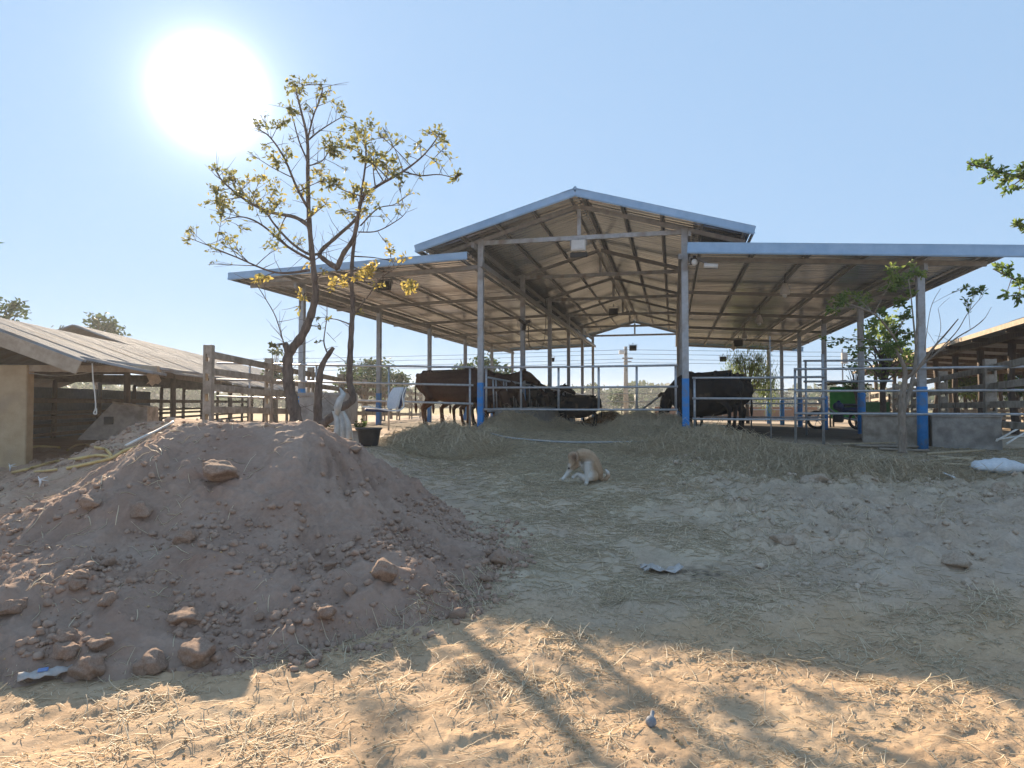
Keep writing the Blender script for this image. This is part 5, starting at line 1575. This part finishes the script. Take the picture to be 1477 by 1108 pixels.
far_tree('small tree behind the thin end of the left fence', 397, 500, 34, 30, seed=5, n=500, leafL=.2)
far_tree('leafy tree behind the row of cows in the left wing', 703, 516, 40, 70, seed=6, n=1900, leafL=.26, tint=.55)
far_tree('low bush tree left of the leafy one behind the cows', 665, 522, 42, 34, seed=7, n=600, leafL=.22)
far_tree('drooping light green tree behind the black cow in the right wing', 1078, 508, 30, 80, seed=8, n=3800, leafL=.15, willow=True, kind='leaf_g', tint=.95)
far_tree('green tree with several trunks standing before the right timber shed', 1272, 455, 22, 90, seed=9, n=1150, leafL=.15, kind='leaf_g', tint=.85, clumps=30)
far_tree('sparse bare twigged small tree left of the green hut', 1235, 520, 24, 40, seed=10, n=160, leafL=.14, kind='leaf_g')
far_tree('bushy green tree seen under the right timber shed roof', 1405, 525, 34, 70, seed=11, n=1600, leafL=.24, kind='leaf_g', tint=.6)
far_tree('second bushy green tree at the right edge under the shed roof', 1468, 522, 32, 60, seed=12, n=1400, leafL=.24, kind='leaf_g', tint=.6)
far_tree('far tree with a thin tall top in the open barn beside the utility pole', 897, 566, 75, 40, seed=13, n=700, leafL=.4)
# the far-off wooded horizon
def horizon_wood(name, label, d, h0, h1, n, seed):
    rr = np.random.default_rng(seed)
    a = rr.uniform(R(-62), R(62), n)
    dist = d * rr.uniform(.92, 1.12, n)
    x, y = dist * np.sin(a), dist * np.cos(a)
    hh = h0 + (h1 - h0) * np.clip(.5 + 1.1 * perlin3(a * 14, a * 0 + seed, a * 0) + .5 * perlin3(a * 70, a * 0 + seed, a * 0), 0, 1)
    z = ground_base(x, y) + rr.random(n) ** .7 * hh
    lv = Leaves()
    lv.P = [tuple(q) for q in np.stack([x, y, z, rr.uniform(.6, 1.7, n) * d / 160], 1)]
    lv.A = [tuple(q) for q in rr.normal(size=(n, 3)) + np.array([0, 0, .3])]
    lv.T = list(np.clip(.35 + .25 * rr.normal(size=n), 0, 1))
    o = obj(name, lv.mesh(name, .8), M['leaf_far']); o['kind'] = 'stuff'
    return tag(o, label, 'trees')
horizon_wood('distant_wood', 'low green belt of distant trees along the horizon', 150, 1.5, 6.0, 26000, 3)
horizon_wood('farther_wood', 'hazy blue green line of woods at the far horizon', 260, 3.5, 8.5, 16000, 5)

# ================================================================== HAZE: pales the far trees, added to veil the view towards the sun
HAZE = 0.0014
hz = obj('haze', MB().box((0, 100, 4.2), (640, 420, 11.4)), bpy.data.materials.new('veil_haze'))
hz['kind'] = 'stuff'
hm = hz.data.materials[0]; hm.use_nodes = True
ht = hm.node_tree; ht.nodes.clear()
ho = ht.nodes.new('ShaderNodeOutputMaterial'); hv = ht.nodes.new('ShaderNodeVolumePrincipled')
hv.inputs['Color'].default_value = (.86, .88, .90, 1); hv.inputs['Density'].default_value = HAZE; hv.inputs['Anisotropy'].default_value = .35
ht.links.new(hv.outputs[0], ho.inputs['Volume'])

# ================================================================== SMALL THINGS LYING ABOUT
# black bucket with a weed beside it
p = on_ground(532, 643, 9.2)
bs = p.y / 10.0
t = thing('bucket', 'black plastic bucket standing at the edge of the hay behind the mound', 'bucket', p, .3)
t.scale = (p.y / 9.6,) * 3
m = MB()
m.lathe([(.0, .02), (.115, .02), (.12, 0), (.13, .01), (.165, .22), (.172, .225), (.185, .228), (.188, .25), (.172, .252), (.162, .235), (.158, .225), (.125, .05), (0, .045)], n=24)
obj('body', m.mesh('body', True), M['black_plastic'], t)
obj('handle', MB().tube([(.185 * math.cos(a), .03 + .10 * math.sin(a), .24 - .05 * math.sin(a)) for a in [k * PI / 10 for k in range(11)]], .006, 5).mesh('handle', True), M['galv'], t)
def weed(label, px, py, n, h, spread=.18, wd=.30):
    p = on_ground(px, py, 8.9)
    t = thing('weed', label, 'plant', p)
    lv = Leaves(); st = MB()
    for k in range(6):
        a = random.uniform(0, 6.28); e = Vector((math.cos(a) * spread * .6, math.sin(a) * spread * .6, h * random.uniform(.5, 1)))
        st.tube([(0, 0, -.02), e * .5 + Vector((0, 0, .02)), e], [.005, .004, .002], 4)
        for j in range(n // 6):
            f = random.uniform(.3, 1); lv.add(e * f, .06 * random.uniform(.6, 1.2), (random.gauss(0, 1), random.gauss(0, 1), random.gauss(.2, .6)), random.uniform(.2, .8))
    obj('stems', st, M['leaf_g'], t)
    o = obj('leaves', lv.mesh('leaves', .45), M['leaf_g'], t); o['kind'] = 'stuff'
weed('low green weed growing between the black bucket and the white sheet', 520, 622, 130, .26)
weed('little green weed under the crooked tree trunk', 470, 618, 80, .16)
# white plastic sheet hung on the lower trunk
p = at(497, 634, 10.6)
t = thing('plastic_sheet', 'white plastic sheet hanging in folds from the leaning lower trunk', 'plastic sheet', (p.x, p.y, p.z))
V, F = [], []
nu, nv = 15, 14
for i in range(nv + 1):
    f = i / nv
    for k in range(nu + 1):
        a = k / nu
        wd = .10 + .07 * f
        x = (a - .5) * 2 * wd + .03 * math.sin(f * 4) - .10 * (1 - f)
        y = .030 * math.sin(a * 21 + f * 2) * (.4 + f) + .016 * math.sin(a * 43 + f) - .03 * math.sin(f * PI)
        z = .46 * (1 - f) + .03 * math.sin(a * 9) * f - (.02 if f < 1 else .02)
        V.append((x, y, z))
for i in range(nv):
    for k in range(nu): F.append((i * (nu + 1) + k, i * (nu + 1) + k + 1, (i + 1) * (nu + 1) + k + 1, (i + 1) * (nu + 1) + k))
def sheet_obj(name, V, F, mt, parent, th=.006):
    o = obj(name, MB().add(V, F).mesh(name, True), mt, parent)
    s_ = o.modifiers.new('thickness', 'SOLIDIFY'); s_.thickness = th
    return o
sheet_obj('sheet', V, F, M['dirty_sheet'], t)
obj('knot', MB().tube([(-.12, .02, .40), (-.10, -.05, .50), (-.06, -.05, .62), (-.02, .0, .70), (-.09, .03, .80)], [.06, .08, .085, .06, .012], 9, ry=[.04, .06, .05, .04, .01]).mesh('knot', True), M['dirty_sheet'], t)
# tipped seat with a white tube frame on the hay
p = at(565, 590, 12.6)
t = thing('broken_chair', 'broken chair with a grey and navy back and white tube frame tipped on the hay', 'chair', p, R(8))
V, F = [], []
def slab(cx, w_, h_, th, lean, bow):
    V, F = [], []
    n = 8
    for i in range(n + 1):
        f = i / n
        yy = bow * math.sin(f * PI)
        ww = w_ * (1 - .25 * (2 * f - 1) ** 4)
        for (sx, sy) in ((-1, -1), (1, -1), (1, 1), (-1, 1)):
            V.append((cx + sx * th / 2 + lean * f, sy * ww / 2, f * h_)) if False else V.append((cx + lean * f + yy + sx * th / 2, sy * ww / 2, f * h_))
    for i in range(n):
        for k in range(4):
            j = (k + 1) % 4; F.append((i * 4 + k, i * 4 + j, i * 4 + 4 + j, i * 4 + 4 + k))
    F.append((3, 2, 1, 0)); F.append((n * 4, n * 4 + 1, n * 4 + 2, n * 4 + 3))
    return V, F
V, F = slab(.02, .42, .40, .05, .12, -.03); obj('back_shell', MB().add(V, F).mesh('back_shell'), M['white_sack'], t, (0, 0, .0), (0, 0, R(28)))
V, F = slab(.075, .40, .39, .06, .12, -.03); obj('back_pad', MB().add(V, F).mesh('back_pad'), M['navy'], t, (0, 0, .0), (0, 0, R(28)))
obj('seat', MB().box((-.28, .05, -.02), (.42, .38, .05), M=Euler((.05, .06, .1)).to_matrix(), bev=.02), M['navy'], t)
obj('frame', MB().tube(catmull([(.26, -.16, .40), (.20, -.18, .22), (.22, -.18, .05), (.12, -.2, -.03), (-.1, -.2, -.02), (-.36, -.15, .03), (-.52, -.1, .04)], 5), .013, 8)
    .tube(catmull([(.26, .16, .40), (.22, .18, .2), (.2, .18, .02), (0, .2, -.03), (-.40, .2, .0)], 5), .013, 8).mesh('frame', True), M['white_plastic'], t)
# filled white sack at the right
p = on_ground(1440, 684)
m = MB()
V, F = [], []
nu, nv = 18, 12
for i in range(nu + 1):
    a = -1 + 2 * i / nu
    for k in range(nv):
        q = 2 * PI * k / nv
        pr = (1 - abs(a) ** 3.2) ** .55 if abs(a) < 1 else 0
        hgt = .115 * pr * (1 + .12 * math.sin(a * 5 + 1)) + .010
        wd = .20 + .03 * pr + .012 * math.sin(a * 9)
        x = a * .33 + .015 * math.sin(q * 3)
        z = .09 + hgt * math.sin(q) * (1 if math.sin(q) > 0 else .7) + .008 * math.sin(a * 17 + q * 2)
        V.append((x, wd * math.cos(q) * (1 - .05 * abs(a)), z))
for i in range(nu):
    for k in range(nv):
        j = (k + 1) % nv; F.append((i * nv + k, i * nv + nv + k, i * nv + nv + j, i * nv + j))
F.append(tuple(range(nv))); F.append(tuple(range((nu + 1) * nv - 1, nu * nv - 1, -1)))
t = thing('white_sack', 'full white woven sack lying on the ground at the right edge', 'sack', p, R(-14))
obj('bag', MB().add(V, F).mesh('bag', True), M['white_sack'], t)
obj('hem', MB().bar((.335, -.19, .085), (.345, .19, .09), .03, .012).bar((.345, -.15, .09), (.385, -.20, .05), .02, .01), M['white_sack'], t)
# bamboo poles and planks beside it
def lying(name, label, cat, a, b, r_, mt, group=None, bow=.02, plank=None, lift=0.0):
    P = []
    A, B = on_ground(*a), on_ground(*b)
    n = 6
    for i in range(n + 1):
        q = A.lerp(B, i / n)
        P.append(Vector((q.x, q.y, gz(q.x, q.y) + r_ * .7 + lift + bow * math.sin(PI * i / n))))
    # rest straight on the higher ends rather than hugging the soil
    m = MB()
    if plank: m.bar(P[0] - P[0], P[-1] - P[0], plank[0], plank[1], bev=.004)
    else:
        z0, z1 = max(P[0].z, P[1].z), max(P[-1].z, P[-2].z)
        Q = [Vector((q.x, q.y, max(q.z - .01, (z0 + (z1 - z0) * i / n)))) - P[0] for i, q in enumerate(P)]
        m.tube(Q, [r_ * (1 + .04 * math.sin(i * 2.4)) for i in range(n + 1)], 8)
    o = obj(name, m.mesh(name, plank is None), M[mt], None, P[0])
    return tag(o, label, cat, group)
M['bamboo'] = mat('old_bamboo', (.34, .27, .17), (.50, .41, .28), 14, .7, bump=.3)
M['plank'] = mat('grey_plank', (.24, .20, .16), (.38, .33, .27), 9, .9, bump=.4, bscale=40, stretch=(.2, 1, 1))
for i, (a, b, r_, lab) in enumerate([((1338, 661), (1420, 655), .022, 'long bamboo pole on top of the heap left of the white sack'), ((1352, 665), (1404, 668), .022, 'short bamboo pole in the middle of the heap by the white sack'),
                                   ((1343, 668), (1408, 663), .020, 'bamboo pole crossing the others left of the white sack'), ((1362, 671), (1402, 673), .022, 'lowest bamboo pole touching the white sack')]):
    lying('bamboo_pole', lab, 'pole', a, b, r_, 'bamboo', lift=.03 * (3 - i) * .5)
lying('plank', 'long weathered plank lying below the stained trough', 'plank', (1236, 646), (1338, 648), .02, 'plank', plank=(.14, .03), lift=.03)
lying('plank', 'short grey plank on the ground between the two troughs', 'plank', (1268, 650), (1340, 653), .02, 'plank', plank=(.10, .03), lift=.02)
lying('plank', 'narrow pale plank behind the long one at the trough foot', 'plank', (1215, 644), (1290, 642), .02, 'bamboo', plank=(.06, .025), lift=.03)
lying('red_stick', 'thin red stick lying left of the white sack', 'stick', (1336, 676), (1360, 677), .009, 'red_plastic')
lying('white_scrap', 'thin white strip of plastic in front of the bamboo heap', 'scrap', (1361, 685), (1377, 690), .012, 'white_plastic')
# yellow hoses and a white pipe on the left
def hose(label, pts, r_=.022, mt='hose_yellow', name='hose', cat='hose', lift=.012, d0=8.2):
    P = []
    for a in pts:
        q = on_ground(a[0], a[1], d0); P.append(Vector((q.x, q.y, q.z + r_ * .6 + lift + (a[2] if len(a) > 2 else 0))))
    c = P[0]
    Q = catmull([q - c for q in P], 6)
    o = obj(name, MB().tube(Q, r_, 7).mesh(name, True), M[mt], None, c)
    return tag(o, label, cat)
hose('yellow hose running from the ochre pier down to the left corner', [(18, 684), (45, 678), (80, 668), (110, 665), (140, 660), (162, 662)])
hose('yellow hose curving over a hump beside the ochre pier', [(97, 652), (110, 644), (124, 643), (138, 648), (152, 651), (160, 659)], .02)
hose('straight yellow hose lying against the ochre pier foot', [(42, 647), (62, 646), (86, 648)], .024)
hose('yellow hose nearest the mound running up to its left shoulder', [(96, 679), (130, 672), (160, 664), (180, 653), (205, 646)], .022)
hose('short piece of yellow hose below the long one on the left', [(50, 683), (66, 682), (82, 680)], .016)
hose('straight white pipe leaning on the earth behind the mound', [(181, 648, .02), (204, 637, .03), (226, 627, .03), (250, 614, .03)], .018, 'pvc', 'pipe', 'pipe')
hose('long grey hose lying across the entrance of the barn', [(708, 627), (730, 633), (770, 637), (820, 640), (880, 640), (930, 639), (985, 636)], .018, 'hose_grey')
# white bits on the left slope
for (px, py, lab) in ((14, 680, 'small white plant tie on a stalk below the ochre pier'), (57, 703, 'white plastic twig standing on the left soil slope')):
    p = on_ground(px, py)
    t = thing('white_twig', lab, 'twig', p)
    m = MB().tube([(0, 0, 0), (.01, 0, .06), (.0, 0, .10)], [.008, .012, .016], 6)
    for a in (-.6, .8, 2.2): m.tube([(0, 0, .09), (.09 * math.cos(a), .05, .09 + .04 * math.sin(a))], [.008, .003], 4)
    obj('twig', m.mesh('twig', True), M['white_plastic'], t)
# stake and thin rod at the right fence
p = on_ground(1112, 650)
tag(obj('thin_rod', MB().tube([(0, 0, -.1), (.01, 0, .9), (.0, 0, 1.9)], [.012, .011, .009], 6).mesh('thin_rod', True), M['truss'], None, p), 'thin dark rod stuck upright in the hay before the right wing', 'rod')
# foreground litter
A, B = on_ground(26, 986), on_ground(104, 963)
t = thing('plastic_strip', 'white printed plastic strip half buried beside the flat topped block', 'plastic strip', A, math.atan2(B.y - A.y, B.x - A.x))
L = (B - A).length
V, F = [], []
for i in range(11):
    f = i / 10
    for k in range(7):
        a = -1 + k / 3
        V.append((f * L, a * .045 * (.6 + .5 * math.sin(f * 2.6 + .4)), .018 + .022 * math.cos(a * 1.5) + .008 * math.sin(f * 19 + a * 2)))
for i in range(10):
    for k in range(6): F.append((i * 7 + k, i * 7 + k + 1, i * 7 + 8 + k, i * 7 + 7 + k))
sheet_obj('wrapper', V, F, M['paper'], t, .004)
obj('blue_print', MB().box((L * .45, -.005, .046), (.05, .05, .008), bev=.003), mat('blue_print', (.15, .25, .50), None, rough=.5), t)
p = on_ground(955, 825)
t = thing('torn_bag', 'torn dirty white paper bag trodden into the straw before the dark patch', 'bag', p, .1)
V, F = [], []
r_ = np.random.default_rng(9)
for i in range(8):
    for k in range(9): V.append((-.17 + .34 * k / 8 + r_.uniform(-.012, .012), -.09 + .18 * i / 7 + r_.uniform(-.012, .012), .018 + .03 * r_.random() + .02 * math.sin(k * .9)))
for i in range(7):
    for k in range(8):
        if (i, k) not in ((0, 0), (6, 8), (0, 7), (3, 0)): F.append((i * 9 + k, i * 9 + k + 1, i * 9 + 10 + k, i * 9 + 9 + k))
sheet_obj('paper', V, F, M['paper'], t, .004)
obj('foil', MB().add([(-.16 + .05 * r_.random() + .012 * k, -.08 + .1 * r_.random(), .03 + .03 * r_.random()) for k in range(9)], [(0, 1, 2), (2, 3, 4), (4, 5, 6), (6, 7, 8), (1, 3, 5)]).mesh('foil'), M['white_plastic'], t)
p = on_ground(939, 1049)
t = thing('seed_pod', 'round grey dried pod with a short neck on the sunny sand', 'seed pod', p, .5)
Mx = Euler((0, R(62), R(40))).to_matrix()
obj('body', MB().lathe([(0, -.026), (.012, -.024), (.024, -.012), (.027, 0), (.023, .014), (.012, .026), (.009, .036), (.011, .052), (.009, .058), (0, .058)], c=(0, 0, .022), n=14, M=Mx).mesh('body', True), M['pod'], t)
p = on_ground(1042, 925)
